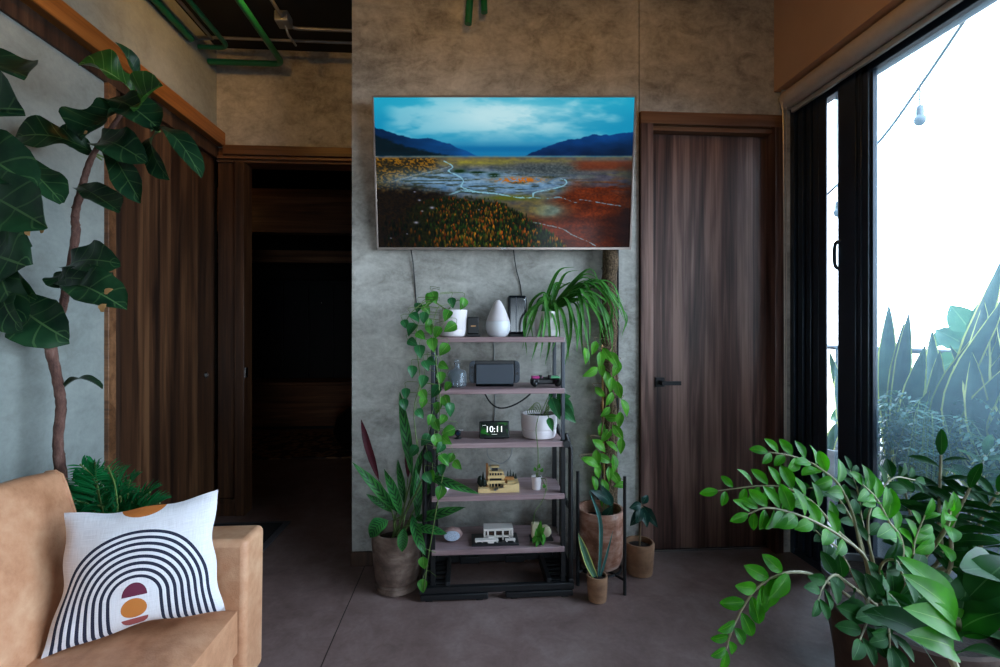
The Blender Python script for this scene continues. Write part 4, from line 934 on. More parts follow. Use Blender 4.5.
for xs in (604, 611, 617):
    st.tube(cr([r0+V((J(.01), 0, 0)), PY(xs, 480, -.15), PY(xs-3, 440, -.125), PY(xs+2, 400, -.12), PY(xs-2, 360, -.12)], 6), .0032, 6)
fs_.leaf(PY(611,503,-.25), PY(590,490,-.28), .05, (0,-1,.6), 'ovate', .1); fs_.leaf(PY(605,520,-.26), PY(613,505,-.3), .05, (0,-.8,.8), 'ovate'); fs_.leaf(PY(612,506,-.24), PY(600,484,-.26), .04, (0,-1,.3), 'ovate')
obj('foliage', fol, mt['hoya'], hp_); obj('low_leaves', fs_, mt['ficus'], hp_); obj('vine', st, mt['stem_brown'], hp_)
# fibre pole and cane behind
p0 = PY(609.5, 300, -.055); 
fp = thing('fibre_pole', 'rough brown fibre covered pole rising to the television beside the shelves', 'pole', (p0.x, p0.y, 0))
n = 40; pts = [V((p0.x+.004*math.sin(i*.9), p0.y+.003*math.cos(i*1.3), i/n*1.60)) for i in range(n+1)]
obj('core', MB().tube(pts, [.037+.003*math.sin(i*2.1) for i in range(n+1)], 18), mt['coir'], fp)
b = MB()
for i in range(26):
    z = .5+i*.042; a = i*2.4
    b.tube([p0*1+V((.038*math.cos(a+k*.5), .034*math.sin(a+k*.5)-.002, z+.006*k-p0.z)) for k in range(5)], .0016, 4)
obj('fibres', b, mt['coir'], fp)
q = PY(604, 500, -.10); e = PY(602, 345, -.10)
setp(obj('bamboo_cane', MB().tube([V((q.x, -.12, .28)), (q+e)/2, e], .0042, 8), mt['bamboo']), 'thin tan bamboo cane standing in the large clay pot', 'cane')
# small ficus pot
c = V((.803, -.16, .0005))
t = thing('rubber_plant', 'small dark leaved plant in an ochre clay pot beside the right door', 'potted plant', c)
P = [(.05,0),(.058,.004),(.062,.04),(.066,.1),(.068,.142),(.066,.147),(.058,.147),(.055,.12),(.001,.115)]
obj('pot', MB().lathe(P, c, 36), mt['pot_ochre'], t); obj('soil', MB().lathe([(.001,.128),(.056,.124),(.055,.115),(.001,.115)], c, 24), mt['soil'], t)
top = PY(641, 506, -.16); st = MB().tube(cr([c+V((0,0,.12)), c+V((.004,0,.2)), top], 5), [.005, .0035], 8); fol = MB()
for bx, by, tx, ty, w in ((641,508,630,526,.05),(642,506,647,528,.05),(641,504,629,508,.04),(643,506,658,528,.045),(642,504,648,495,.035),(645,508,652,520,.05),(640,508,636,524,.045)):
    q = PY(bx, by, -.165+J(.015)); fol.leaf(q, PY(tx, ty, -.19+J(.02)), w, (J(.4),-1,.4), 'ovate', .12, .25); st.tube([top, q], .0016, 5)
obj('foliage', fol, mt['ficus'], t); obj('stem', st, mt['stem_brown'], t)
# small snake plant
c = V((.546, -.372, .0005))
t = thing('snake_plant', 'small snake plant with two stiff blades in a little brown clay pot by the stand', 'potted plant', c)
P = [(.033,0),(.038,.003),(.042,.06),(.044,.1),(.043,.106),(.036,.106),(.035,.09),(.001,.086)]
obj('pot', MB().lathe(P, c, 32), mt['pot_grey'] if 0 else mt['pot_ochre'], t); obj('soil', MB().lathe([(.001,.096),(.0355,.094),(.0355,.086),(.001,.086)], c, 20), mt['soil'], t)
fol = MB().blade(cr([c+V((-.006,0,.09)), PY(588,562,-.372), PY(578,533,-.385)], 8), .034, 'strap', 2, .4, (.2,-1,0))
fol.blade(cr([c+V((-.008,.008,.09)), PY(592,572,-.36), PY(589,555,-.355)], 6), .02, 'strap', 2, .4, (-.3,-1,0))
obj('variegated_blade', fol, mt['snake'], t)
fol = MB().blade(cr([c+V((.006,.006,.09)), PY(600,545,-.362), PY(599,518,-.36), PY(589,490,-.36)], 8), .02, 'strap', 2, .7, (.3,-1,0))
fol.blade(cr([c+V((.012,.006,.09)), PY(606,555,-.355), PY(613,530,-.35)], 8), .014, 'grass', 2, .7, (.3,-1,0))
obj('thin_blade', fol, mt['snake_thin'], t)
# ------------------------------------------------------------------ fiddle leaf fig
FY = -.62
fg = thing('fiddle_leaf_fig', 'tall fiddle leaf fig with a bare crooked trunk behind the sofa', 'tree', (-1.36, FY, 0))
def fp_(x, y, d=0): return PY(x, y, FY+d)
pot_c = V((-1.33, FY, .001))
obj('pot', MB().lathe([(.1,0),(.12,.004),(.15,.3),(.152,.32),(.14,.32),(.135,.28),(.001,.275)], pot_c, 36), mt['pot_dark'], fg)
obj('soil', MB().lathe([(.001,.29),(.138,.285),(.137,.276),(.001,.276)], pot_c, 24), mt['soil'], fg)
tr = [V((-1.35, FY, .28)), fp_(64,500), fp_(60,466), fp_(58,440), fp_(61,410), fp_(60,395), fp_(56,372), fp_(51,347), fp_(57,325), fp_(63,306), fp_(66,290), fp_(72,258), fp_(76,232), fp_(75,220), fp_(77,205), fp_(82,190), fp_(84,180), fp_(89,164), fp_(96,150), fp_(110,130), fp_(128,104), fp_(137,90)]
rr = [q_*.68 for q_ in [.028,.026,.0245,.0215,.022,.022,.0215,.026,.019,.018,.0185,.017,.019,.017,.0165,.018,.0145,.014,.012,.011,.009,.006]]
pts = cr(tr, 5); ra = []
for i in range(len(pts)): k = i/5; a = int(min(k, len(rr)-2)); ra.append((rr[a]+(rr[a+1]-rr[a])*(k-a))*(1+.07*math.sin(i*2.3)))
tb = MB().tube(pts, ra, 14)
tb.tube(cr([fp_(51,347), fp_(25,322,-.12), fp_(0,285,-.22), fp_(-20,230,-.28), fp_(-26,160,-.3), fp_(-28,80,-.3), fp_(-30,55,-.3)], 5), [.018, .008], 10)
for i in range(0, len(pts)-8, 3):
    p = pts[i]; a = random.uniform(0, 6.28); tb.sphere(p+V((math.cos(a), math.sin(a), 0))*ra[i]*.8, ra[i]*.38, 8, .7)
obj('trunk', tb, mt['bark'], fg)
fa, fb, DRY, STK = MB(), MB(), [], []
# base px, tip px, width px, depth offset, normal, young?
LV = [(134,94,79,64,34,-.05,(.2,-1,.5),1),(137,94,115,42,13,.0,(1,-.35,.1),0),(143,114,163,86,32,-.08,(.1,-1,.2),2),(108,100,160,130,32,-.06,(.2,-1,.6),0),(127,108,82,140,44,-.1,(-.1,-1,.2),0),(92,152,14,138,30,-.02,(.1,-1,.5),0),(88,150,55,132,24,.04,(0,-1,.3),0),
 (98,146,146,162,30,-.06,(.2,-1,.4),0),(110,150,141,203,22,-.05,(.5,-1,.1),0),(152,130,201,178,20,-.08,(.7,-1,.5),0),(158,132,170,180,20,-.03,(-.2,-1,.1),0),(79,186,120,212,24,-.05,(.1,-1,.5),0),(-36,62,27,77,38,-.14,(.2,-1,.6),0),(-34,140,24,110,58,-.18,(.1,-1,.3),0),(-30,145,34,187,42,-.16,(.1,-1,.3),0),
 (14,165,62,203,26,-.1,(.5,-1,.6),0),(-24,190,48,228,46,-.18,(.2,-1,.4),0),(-24,170,22,198,40,-.08,(.2,-1,.4),0),(-20,250,26,266,56,-.16,(.1,-1,.2),0),(-2,236,22,322,36,-.14,(.3,-1,.2),0),(0,280,36,300,34,-.12,(.1,-1,.3),0),(8,288,22,330,30,-.15,(.1,-1,.2),0),(22,302,69,340,42,-.14,(.1,-1,.4),0),(32,325,44,308,28,-.08,(.1,-1,.4),0),(-12,212,30,248,34,-.05,(.1,-1,.2),0),
 (68,268,120,264,30,-.05,(.1,-1,.7),0),(60,280,118,286,26,-.08,(.0,-1,.2),0),(108,272,110,306,20,-.07,(.4,-1,.1),0),(72,288,127,310,34,-.1,(.2,-1,.5),0),(62,391,102,389,10,.0,(.1,-.25,1),0),(64,272,60,288,18,-.06,(-.2,-1,.2),0)]
for bx, by, tx, ty, w, dy, n_, k in LV:
    if bx < 40: dy -= .2 if bx < 10 else .12
    q, e = fp_(bx, by, dy+.03), fp_(tx, ty, dy-.05+J(.02)); s = (q-V((CX,CY,CZ))).length/F
    m = fb if k else fa
    m.leaf(q, e, w*s*.84, V(n_)+V((J(.1), 0, J(.1))), 'fiddle', random.uniform(.05, .22), random.uniform(.25, .65), 18, 8, .09, random.uniform(-.45, .45))
    ts_ = MB(); STK.append(ts_); ts_.tube([q, q-(e-q).normalized()*.03+V((0,.02,-.01))], .0032, 6)
for bx, by, tx, ty, w in ((20,318,11,303,12),(104,293,113,289,5),(40,233,47,226,4),(26,230,30,236,4),(15,290,17,286,4),(84,134,88,131,3),(100,311,106,304,7)):
    q, e = fp_(bx, by, -.30), fp_(tx, ty, -.305); s = (q-V((CX,CY,CZ))).length/F
    DRY.append(MB().leaf(q, e, w*s, (.1,-1,.3), 'ovate', .05, .1, 6, 2, .08))
obj('foliage', fa, mt['fig'], fg); obj('young_leaves', fb, mt['fig_new'], fg, label='brighter young leaves'); [obj('dry_leaf_edge', m_, mt['tan_spot'], fg, label='dry tan leaf edge') for m_ in DRY]; [obj('leaf_stalk', m_, mt['stem'], fg) for m_ in STK]
# palm bush behind the sofa arm
c = V((-1.16, -.66, .001))
t = thing('palm_bush', 'low bushy green palm behind the far arm of the sofa', 'potted plant', c)
obj('pot', MB().lathe([(.09,0),(.1,.004),(.125,.26),(.127,.28),(.117,.28),(.113,.25),(.001,.245)], c, 32), mt['pot_out'], t)
obj('soil', MB().lathe([(.001,.258),(.115,.255),(.114,.246),(.001,.246)], c, 20), mt['soil'], t)
fol = MB(); st = MB(); r0 = c+V((0,0,.25))
fr = [(72,478),(80,464),(95,462),(110,474),(130,480),(150,492),(160,503),(75,500),(88,490),(104,488),(120,496),(140,508),(98,505),(84,512),(116,512),(66,495),(132,502),(92,474),(150,506),(108,466),(78,486),(124,488)]
for fx, fy in fr:
    e = PY(fx, fy, -.70+J(.06)); q = e-r0; mid = r0+q*.55+V((J(.015), J(.015), .09)); pl = cr([r0+V((J(.02),J(.02),0)), mid, e], 10); st.tube(pl, .0025, 5)
    for i in range(5, len(pl)-1):
        k = (i-5)/(len(pl)-6); d = (pl[i+1]-pl[i]).normalized(); sd = d.cross(V((0,-.5,1))).normalized(); L = .10*(1-.65*k)
        for s in (-1, 1):
            dd = (d*(.55+.5*k)+sd*s*.9+V((0,0,-.12))).normalized(); fol.leaf(pl[i], pl[i]+dd*L*1.1, .0085, (J(.2),-.6,1), 'lance', .08, .3, 5, 2)
obj('foliage', fol, mt['palm'], t); obj('stem', st, mt['stem'], t)
# ------------------------------------------------------------------ sofa
so = thing('sofa', 'tan leather sofa along the left wall', 'sofa', (-1.02, -1.9, 0))
AY0, AY1, BY = -1.04, -.92, -2.85
def rbox(a, c, bev=.02, name='x', m='leather', seg=4, sub=0, bul=None):
    b = MB(); (x0,y0,z0),(x1,y1,z1) = a, c; n = 10; 
    return b.box(a, c)
obj('arm', MB().hexa([(-1.42,AY0,.165),(-.59,AY0,.165),(-.59,AY1,.165),(-1.42,AY1,.165),(-1.42,AY0,.565),(-.585,AY0,.568),(-.585,AY1,.568),(-1.42,AY1,.565)]), mt['leather'], so, bevel=.017, seg=4)
obj('arm', MB().box((-1.42, BY-.12, .165), (-.6, BY, .565)), mt['leather'], so, bevel=.02, seg=4)
obj('base', MB().box((-1.42, BY, .165), (-.615, AY0, .27)), mt['leather'], so, bevel=.015, seg=3)
def cushion(name, lo, hi, crown, nx=14, ny=14):
    """seat cushion with a softly crowned top"""
    b = MB(); (x0,y0,z0),(x1,y1,z1) = lo, hi; vs = []; r = .03
    for j in range(ny+1):
        for i in range(nx+1):
            u, v = i/nx, j/ny; e = min(1, 6*u)*min(1, 6*(1-u))*min(1, 6*v)*min(1, 6*(1-v))
            vs.append((x0+(x1-x0)*u, y0+(y1-y0)*v, z1-.018+.018*math.sqrt(max(0, e))+crown*math.sin(math.pi*u)*math.sin(math.pi*v)))
    k = nx+1; f = [(j*k+i, j*k+i+1, (j+1)*k+i+1, (j+1)*k+i) for j in range(ny) for i in range(nx)]
    per = [i for i in range(k)]+[j*k+nx for j in range(1, ny+1)]+[ny*k+i for i in range(nx-1, -1, -1)]+[j*k for j in range(ny-1, 0, -1)]
    o = len(vs); vs += [(vs[i][0], vs[i][1], z0) for i in per]; m = len(per)
    f += [(per[(a+1) % m], per[a], o+a, o+(a+1) % m) for a in range(m)]+[[o+a for a in range(m)][::-1]]
    b.add(vs, f); return obj(name, b, mt['leather'], so, ang=60)
sc1 = cushion('seat_cushion', (-1.05, -1.93, .272), (-.607, AY0-.004, .402), .012)
sc2 = cushion('seat_cushion', (-1.05, BY+.004, .272), (-.607, -1.936, .402), .012)
obj('back_frame', MB().box((-1.49, BY, .165), (-1.24, AY0+.0, .545)), mt['leather'], so, bevel=.02, seg=3)
def backc(y0, y1):
    b = MB(); n = 10; vs = []; 
    prof = [(-.955,.40),(-.965,.47),(-.985,.56),(-1.01,.66),(-1.032,.745),(-1.04,.768),(-1.055,.778),(-1.075,.776),(-1.10,.755),(-1.14,.69),(-1.19,.58),(-1.21,.5),(-1.22,.40)]
    m = len(prof)
    for j in range(n+1):
        q = j/n; e = min(1, 7*q)*min(1, 7*(1-q)); pin = 1-.06*(1-math.sqrt(max(0, e)))
        for x, z in prof:
            fx = x+(.018*math.sin(math.pi*q) if x > -1.1 else 0)
            yy = y0+(y1-y0)*q
            if z > .55: yy += (.5-q)*.035*((z-.55)/.23)*(.5 if abs(q-.5) > .3 else .2)
            vs.append((fx, yy, .40+(z-.40)*(pin*.5+.5)+.008*math.sin(math.pi*q)*(z > .7)))
    f = [(j*m+i, j*m+(i+1) % m, (j+1)*m+(i+1) % m, (j+1)*m+i) for j in range(n) for i in range(m)]+[list(range(m))[::-1], [n*m+i for i in range(m)]]
    b.add(vs, f); o = obj('back_cushion', b, mt['leather'], so, ang=75)
    for q in (0, n):
        pl = [vs[q*m+i] for i in range(m)]; obj('piping', MB().tube(pl, .0045, 6), mt['leather'], o)
backc(BY+.005, -1.94); backc(-1.93, AY0-.006)
for x in (-1.36, -.68):
    for y in (BY-.06, -.98): obj('foot', MB().lathe([(.018,0),(.02,.002),(.026,.165),(.001,.165)], (x, y, .0), 14), mt['black_metal'], so)
# pillow
M = MT('printed linen'); uv = M.xyz(M.coord('UV')); a_, b_ = uv[0], uv[1]
p = M.coord('UV', (260, 8, 1)); p2 = M.coord('UV', (8, 220, 1))
wv = M.math('ADD', M.math('MULTIPLY', M.noise(p, 1, 2), .5), M.math('MULTIPLY', M.noise(p2, 1, 2), .5))
lin_ = M.ramp(wv, [(.3, rgb(196,192,196)), (.65, rgb(226,224,228))])
da = M.math('SUBTRACT', a_, .49); db = M.math('DIVIDE', M.math('MAXIMUM', M.math('SUBTRACT', b_, .30), 0), 1.12)
dd = M.math('SQRT', M.math('ADD', M.math('MULTIPLY', da, da), M.math('MULTIPLY', db, db)))
ph = M.math('FRACT', M.math('ADD', M.math('DIVIDE', M.math('SUBTRACT', dd, .145), .0425), .2))
ln = M.math('MULTIPLY', M.math('LESS_THAN', ph, .5), M.math('MULTIPLY', M.math('GREATER_THAN', dd, .138), M.math('LESS_THAN', dd, .466)))
front = M.math('GREATER_THAN', uv[0], 0)
c1 = M.mix(ln, lin_, rgb(26,30,52))
def ell(ca, cb, ra, rb):
    x = M.math('DIVIDE', M.math('SUBTRACT', a_, ca), ra); y = M.math('DIVIDE', M.math('SUBTRACT', b_, cb), rb)
    return M.math('LESS_THAN', M.math('ADD', M.math('MULTIPLY', x, x), M.math('MULTIPLY', y, y)), 1)
c1 = M.mix(M.math('MULTIPLY', ell(.49,.315,.072,.105), M.math('GREATER_THAN', b_, .315)), c1, rgb(98,32,58))
c1 = M.mix(ell(.485,.21,.072,.088), c1, rgb(186,112,48))
c1 = M.mix(M.math('MULTIPLY', ell(.485,.112,.072,.085), M.math('LESS_THAN', b_, .112)), c1, rgb(150,72,70))
c1 = M.mix(ell(.51,1.03,.15,.11), c1, rgb(184,104,40))
M.set(Base_Color=c1, Roughness=.9); M.bump(wv, .25, .002); mt['linen'] = M.m
CTL, CTR, CBL, CBR = PT(66,512,1.17), PT(219,489,1.27), PT(43,657,1.085), PT(226,609,1.26)
nn = ((CTR-CBL).cross(CTL-CBR)).normalized(); 
if nn.dot(V((CX,CY,CZ))-CTL) < 0: nn = -nn
b = MB(); n = 26; vs = {}; 
def pp(a, c, side):
    q = (CBL*(1-a)+CBR*a)*(1-c)+(CTL*(1-a)+CTR*a)*c
    cen = (CTL+CTR+CBL+CBR)/4
    # edges pulled in between the corners
    ea = math.sin(math.pi*a); ec = math.sin(math.pi*c)
    pin = .05
    q = q+(CTL-CBL)*(pin*ea*(1-2*c)*abs(1-2*c)**1.5*1.2)+(CBR-CBL)*(pin*ec*(1-2*a)*abs(1-2*a)**1.5)
    h = .052*(max(0, ea)*max(0, ec))**.55
    wr = .004*mnoise.noise(V((a*5, c*4, side*3)))*min(1, 8*ea*ec)
    wr += .006*math.sin(9*c+3*a)*math.exp(-((a-.05)/.12)**2)*min(1, 8*ea*ec)
    eg = .0042*(math.sin(13*a+1)*(1-ec)**4*ea+math.sin(14*c+2)*(1-ea)**4*ec)
    q = q+(CTL-CBL).normalized()*eg*(1 if ec < ea else 0)+(CBR-CBL).normalized()*eg*(1 if ea <= ec else 0)
    return q+nn*(side*h+wr)+nn*.012
for side in (1, -1):
    v0 = [pp(i/n, j/n, side) for j in range(n+1) for i in range(n+1)]
    u0 = [((i/n) if side > 0 else -.5, j/n) for j in range(n+1) for i in range(n+1)]
    b.add(v0, [(j*(n+1)+i, j*(n+1)+i+1, (j+1)*(n+1)+i+1, (j+1)*(n+1)+i) if side > 0 else (j*(n+1)+i, (j+1)*(n+1)+i, (j+1)*(n+1)+i+1, j*(n+1)+i+1) for j in range(n) for i in range(n)], u0)
setp(obj('throw_pillow', b, mt['linen'], ang=180), 'white linen pillow printed with navy arches leaning on the sofa', 'pillow')
# ------------------------------------------------------------------ zz plants by the window
def frond(t, dark, pts, L, w, n, r=(.0042, .0016), start=.3, up=(0,-.6,.8), term=True, prof='zz', ang=.9):
    pl = cr(pts, 10); m = len(pl); so_ = obj('frond', MB().tube(pl, [r[0], r[1]], 7), mt['zz_stem'], t); fol = MB()
    for i in range(n):
        f = start+(1-start)*(i+.5)/n; k = int(f*(m-1)); p_ = pl[k]; d = (pl[min(k+1, m-1)]-pl[max(k-1, 0)]).normalized()
        sd = d.cross(V(up)).normalized(); s = 1 if i % 2 else -1
        Lx = L*(1-.35*max(0, f-.55)/.45)*random.uniform(.85, 1.1)
        dr = (d*(1-.35*ang)+sd*s*ang+V((J(.12), J(.12), J(.12)))).normalized()
        fol.leaf(p_+dr*.004, p_+dr*Lx, w*Lx/L, V(up)+V((J(.35), J(.35), J(.35)))+sd*s*-.3, prof, .08, .3, 8, 4)
    if term: d = (pl[-1]-pl[-3]).normalized(); fol.leaf(pl[-1], pl[-1]+d*L*.7, w*.7, up, prof, .08, .3, 8, 4)
    obj('leaflets', fol, mt['zz_dark' if dark else 'zz'], so_)
c = V((1.16, -1.19, .001))
zz = thing('zz_plant', 'large arching zz plant in a dark brown pot by the window', 'potted plant', c)
P = [(.12,0),(.14,.006),(.168,.2),(.178,.34),(.185,.35),(.187,.39),(.179,.395),(.17,.39),(.166,.36),(.001,.35)]
obj('pot', MB().lathe(P, c, 44), mt['pot_dark'], zz); obj('soil', MB().lathe([(.001,.368),(.168,.363),(.167,.354),(.001,.354)], c, 30), mt['soil'], zz)
r0 = c+V((-.05, 0, .36)); fol = MB(); fd = MB(); st = MB()
def zp(*L): return [PY(x, y, d) for x, y, d in L]
root = lambda: r0+V((J(.03), J(.03), 0))
frond(zz, 0, [root()]+zp((866,562,-1.2),(852,512,-1.2),(838,484,-1.2),(822,470,-1.19),(807,461,-1.18),(787,455,-1.17),(768,452,-1.16)), .068, .034, 13, start=.36, up=(.3,-.9,.45))
frond(zz, 0, [root()]+zp((866,560,-1.22),(838,531,-1.24),(811,501,-1.24),(785,488,-1.22),(757,486,-1.2),(718,491,-1.18)), .066, .032, 17, start=.32, up=(.3,-.9,.45))
frond(zz, 0, [root()]+zp((868,563,-1.25),(841,537,-1.28),(811,520,-1.3),(785,511,-1.3),(765,508,-1.3),(748,514,-1.3)), .066, .032, 16, start=.3, up=(.2,-.9,.45))
frond(zz, 0, [root()]+zp((848,596,-1.3),(815,576,-1.34),(793,572,-1.36),(774,577,-1.36),(756,589,-1.36),(741,611,-1.36),(731,633,-1.36),(726,650,-1.36)), .066, .033, 14, start=.38, up=(.2,-.95,.25))
frond(zz, 1, [root()]+zp((868,530,-1.12),(877,497,-1.1),(894,478,-1.08),(915,480,-1.05)), .07, .034, 12, start=.4, up=(.2,-.9,.4))
frond(zz, 1, [root()]+zp((845,560,-1.2),(838,548,-1.22),(826,540,-1.24),(815,530,-1.26)), .062, .03, 10, start=.25, up=(.2,-.9,.4))
frond(zz, 1, [root()]+zp((850,585,-1.32),(835,575,-1.36),(824,585,-1.38),(818,600,-1.4)), .06, .03, 9, start=.2, up=(.2,-.9,.4))
frond(zz, 1, [root()]+zp((862,545,-1.16),(845,508,-1.14),(828,490,-1.12),(808,488,-1.1)), .06, .028, 12, start=.35, up=(.2,-.9,.4))
frond(zz, 1, [root()]+zp((872,555,-1.15),(862,520,-1.1),(858,492,-1.08),(850,470,-1.05)), .06, .028, 12, start=.3, up=(.2,-.9,.4))
frond(zz, 0, [root()]+zp((903,550,-1.22),(888,520,-1.24),(876,498,-1.25),(862,484,-1.26)), .075, .036, 12, start=.3, up=(.2,-.9,.4))
frond(zz, 0, [root()]+zp((912,560,-1.2),(915,540,-1.2),(925,515,-1.2)), .07, .034, 8, start=.3, up=(.2,-.9,.4))
frond(zz, 1, [root()]+zp((880,570,-1.32),(895,560,-1.36),(905,580,-1.4)), .07, .034, 7, start=.3, up=(.2,-.9,.4))
for q_ in ([(880,590,-1.3),(895,600,-1.36),(905,618,-1.4)], [(870,600,-1.34),(868,618,-1.4),(860,640,-1.44)], [(890,600,-1.3),(915,605,-1.34),(935,620,-1.38)], [(880,605,-1.36),(888,625,-1.42),(890,648,-1.45)], [(892,580,-1.2),(915,575,-1.22),(935,585,-1.25)]):
    frond(zz, 1, [root()]+zp(*q_), .08, .04, 9, start=.25, up=(.1,-.8,.6))
# tall one behind
c = V((1.36, -.86, .001))
z2 = thing('zz_plant', 'upright zz plant with tall straight stems behind the arching one at the window', 'potted plant', c)
P = [(.1,0),(.12,.006),(.15,.2),(.16,.3),(.162,.32),(.15,.32),(.146,.29),(.001,.285)]
obj('pot', MB().lathe(P, c, 36), mt['pot_out'], z2); obj('soil', MB().lathe([(.001,.3),(.149,.298),(.147,.288),(.001,.288)], c, 24), mt['soil'], z2)
fd = MB(); fol = MB(); st = MB(); r0 = c+V((0,0,.29))
for pts in ([(937,564,-.93),(939,516,-.95),(941,455,-.95)], [(946,575,-.97),(952,527,-1.0),(970,488,-1.02)], [(967,564,-.98),(981,520,-1.02),(998,492,-1.05)], [(955,560,-.86),(972,500,-.84),(985,455,-.8)], [(925,560,-.85),(912,520,-.82),(905,490,-.8)]):
    frond(z2, 1, [r0+V((J(.03), J(.03), 0))]+zp(*pts), .12, .042, 16, (.0075, .0035), .35, (-.25,-.3,.92), ang=1.7)
frond(z2, 0, [r0]+zp((920,560,-.95),(945,530,-1.1),(950,510,-1.15)), .1, .045, 5, (.008, .004), .5, (0,-.8,.6))
c = V((.93, -1.70, .001))
z3 = thing('philodendron', 'plant with big glossy leaves nearest to the camera at the lower right corner', 'potted plant', c)
P = [(.09,0),(.11,.006),(.135,.2),(.14,.28),(.142,.3),(.132,.3),(.128,.27),(.001,.265)]
obj('pot', MB().lathe(P, c, 32), mt['pot_dark'], z3); obj('soil', MB().lathe([(.001,.28),(.131,.278),(.129,.268),(.001,.268)], c, 20), mt['soil'], z3)
fol = MB(); fd = MB(); st = MB(); r0 = c+V((0,0,.27))
st.tube(cr([r0, PY(954,664,-1.63), PY(957,628,-1.63), PY(956,618,-1.63)], 6), .006, 8)
for bx, by, tx, ty, w, y in ((956,622,897,556,.05,-1.62),(955,624,902,574,.046,-1.66),(955,630,903,608,.048,-1.68),(954,652,905,634,.046,-1.68),(958,620,940,585,.03,-1.58)):
    fol.leaf(PY(bx, by, -1.63), PY(tx, ty, y), w, (J(.15),-1,.7), 'zz', .12, .25, 12, 6)
for bx, by, tx, ty, w, y in ((955,660,862,612,.07,-1.55),(966,600,1010,560,.06,-1.6),(962,570,1010,600,.09,-1.52),(958,632,1005,612,.06,-1.66),(958,640,1008,642,.06,-1.68),(956,655,1004,660,.05,-1.68),(960,610,1012,585,.06,-1.62),(958,618,965,575,.05,-1.6),(960,600,985,570,.06,-1.55)):
    fd.leaf(PY(bx, by, -1.62), PY(tx, ty, y), w, (J(.15),-.6,1), 'zz', .14, .2, 12, 6)
for x1, y1 in ((870,620),(862,600),(880,640),(890,612),(858,628)):
    fd.blade(cr([r0, PY(925,650,-1.6), PY(900,630,-1.58), PY(x1,y1,-1.56)], 5), .006, 'grass', 2, .3)
obj('leaves', fol, mt['zz'], z3); obj('dark_leaves', fd, mt['zz_dark'], z3); obj('stem', st, mt['zz_stem'], z3)
# ------------------------------------------------------------------ plants on the balcony
def outpot(c, r, h, t): 
    obj('pot', MB().lathe([(r*.75,0),(r*.82,.006),(r*.97,h*.8),(r,h),(r*.9,h),(r*.88,h*.9),(.001,h*.88)], c, 32), mt['pot_out'], t); obj('soil', MB().lathe([(.001,h*.93),(r*.9,h*.92),(r*.885,h*.89),(.001,h*.89)], c, 20), mt['soil'], t)
def snake_pot(label, c, r, h, tips, x, w=.085, via=()):
    t = thing('snake_plant', label, 'potted plant', c); outpot(c, r, h, t); fol = MB()
    for tx, ty in tips:
        e = PX(tx, ty, x+J(.06)); q = c+V((J(r*.4), J(r*.4), h*.9)); md = q*.5+e*.5+V((J(.03), J(.045), 0))
        if len(via) > tips.index((tx, ty)): md = PX(*via[tips.index((tx, ty))], x+J(.04))
        fol.blade(cr([q, md, e], 8), w*random.uniform(.85, 1.2), 'strap', 4, .3, (-.8, -.8+J(.4), 0))
    obj('blades', fol, mt['snake_out'], t); return t
G = 'snake plants on the balcony'
snake_pot('snake plant with three tall pointed blades outside, nearest the window mullion', V((2.12, -.18, -.004)), .15, .34, [(889,304),(904,322),(909,312),(884,396),(932,330),(925,345),(896,390),(916,372),(940,350),(890,420),(908,400),(930,390)], 2.08)
snake_pot('dense snake plant outside behind the arching fronds at the right edge', V((2.25, -.70, -.004)), .18, .36, [(1004,254),(1008,290),(1000,325),(1016,335),(985,322),(1010,362),(984,300),(1012,262),(995,310),(1030,290),(985,350),(1000,330),(1015,350),(975,340),(968,370),(1020,310),(990,380),(960,385),(1008,375),(978,395),(950,345),(958,360),(942,375),(1018,280),(1005,300),(972,352),(998,410),(950,400),(985,420),(1015,400)], 2.06, .085, [(962,420),(955,425),(948,440),(966,440),(940,425),(975,440),(985,420)])
snake_pot('snake plant outside seen through the narrow pane', V((2.35, .52, -.004)), .15, .4, [(829,350),(836,372),(842,420)], 2.35, .06)
c = V((2.5, -.28, -.004)); t = thing('broad_leaf_plant', 'hazy broad leaved plant outside among the snake plants', 'potted plant', c); outpot(c, .15, .4, t)
fol = MB(); st = MB(); r0 = c+V((0,0,.36))
for bx, by, tx, ty, w in ((965,345,935,330,.12),(970,330,950,305,.12),(978,340,1005,300,.12),(960,360,930,375,.12),(975,350,950,350,.14),(985,330,985,296,.1),(970,370,945,395,.13),(850,412,830,420,.1),(955,335,928,345,.1)):
    q = PX(bx, by, 2.35); fol.leaf(q, PX(tx, ty, 2.33), w, (-.8,-.5,.5), 'heart', .1, .2, 10, 6); st.tube(cr([r0, (r0+q)/2+V((0,0,.06)), q], 4), .004, 6)
obj('foliage', fol, mt['broad_out'], t); obj('stem', st, mt['stem'], t)
c = V((1.98, -.98, -.004)); 
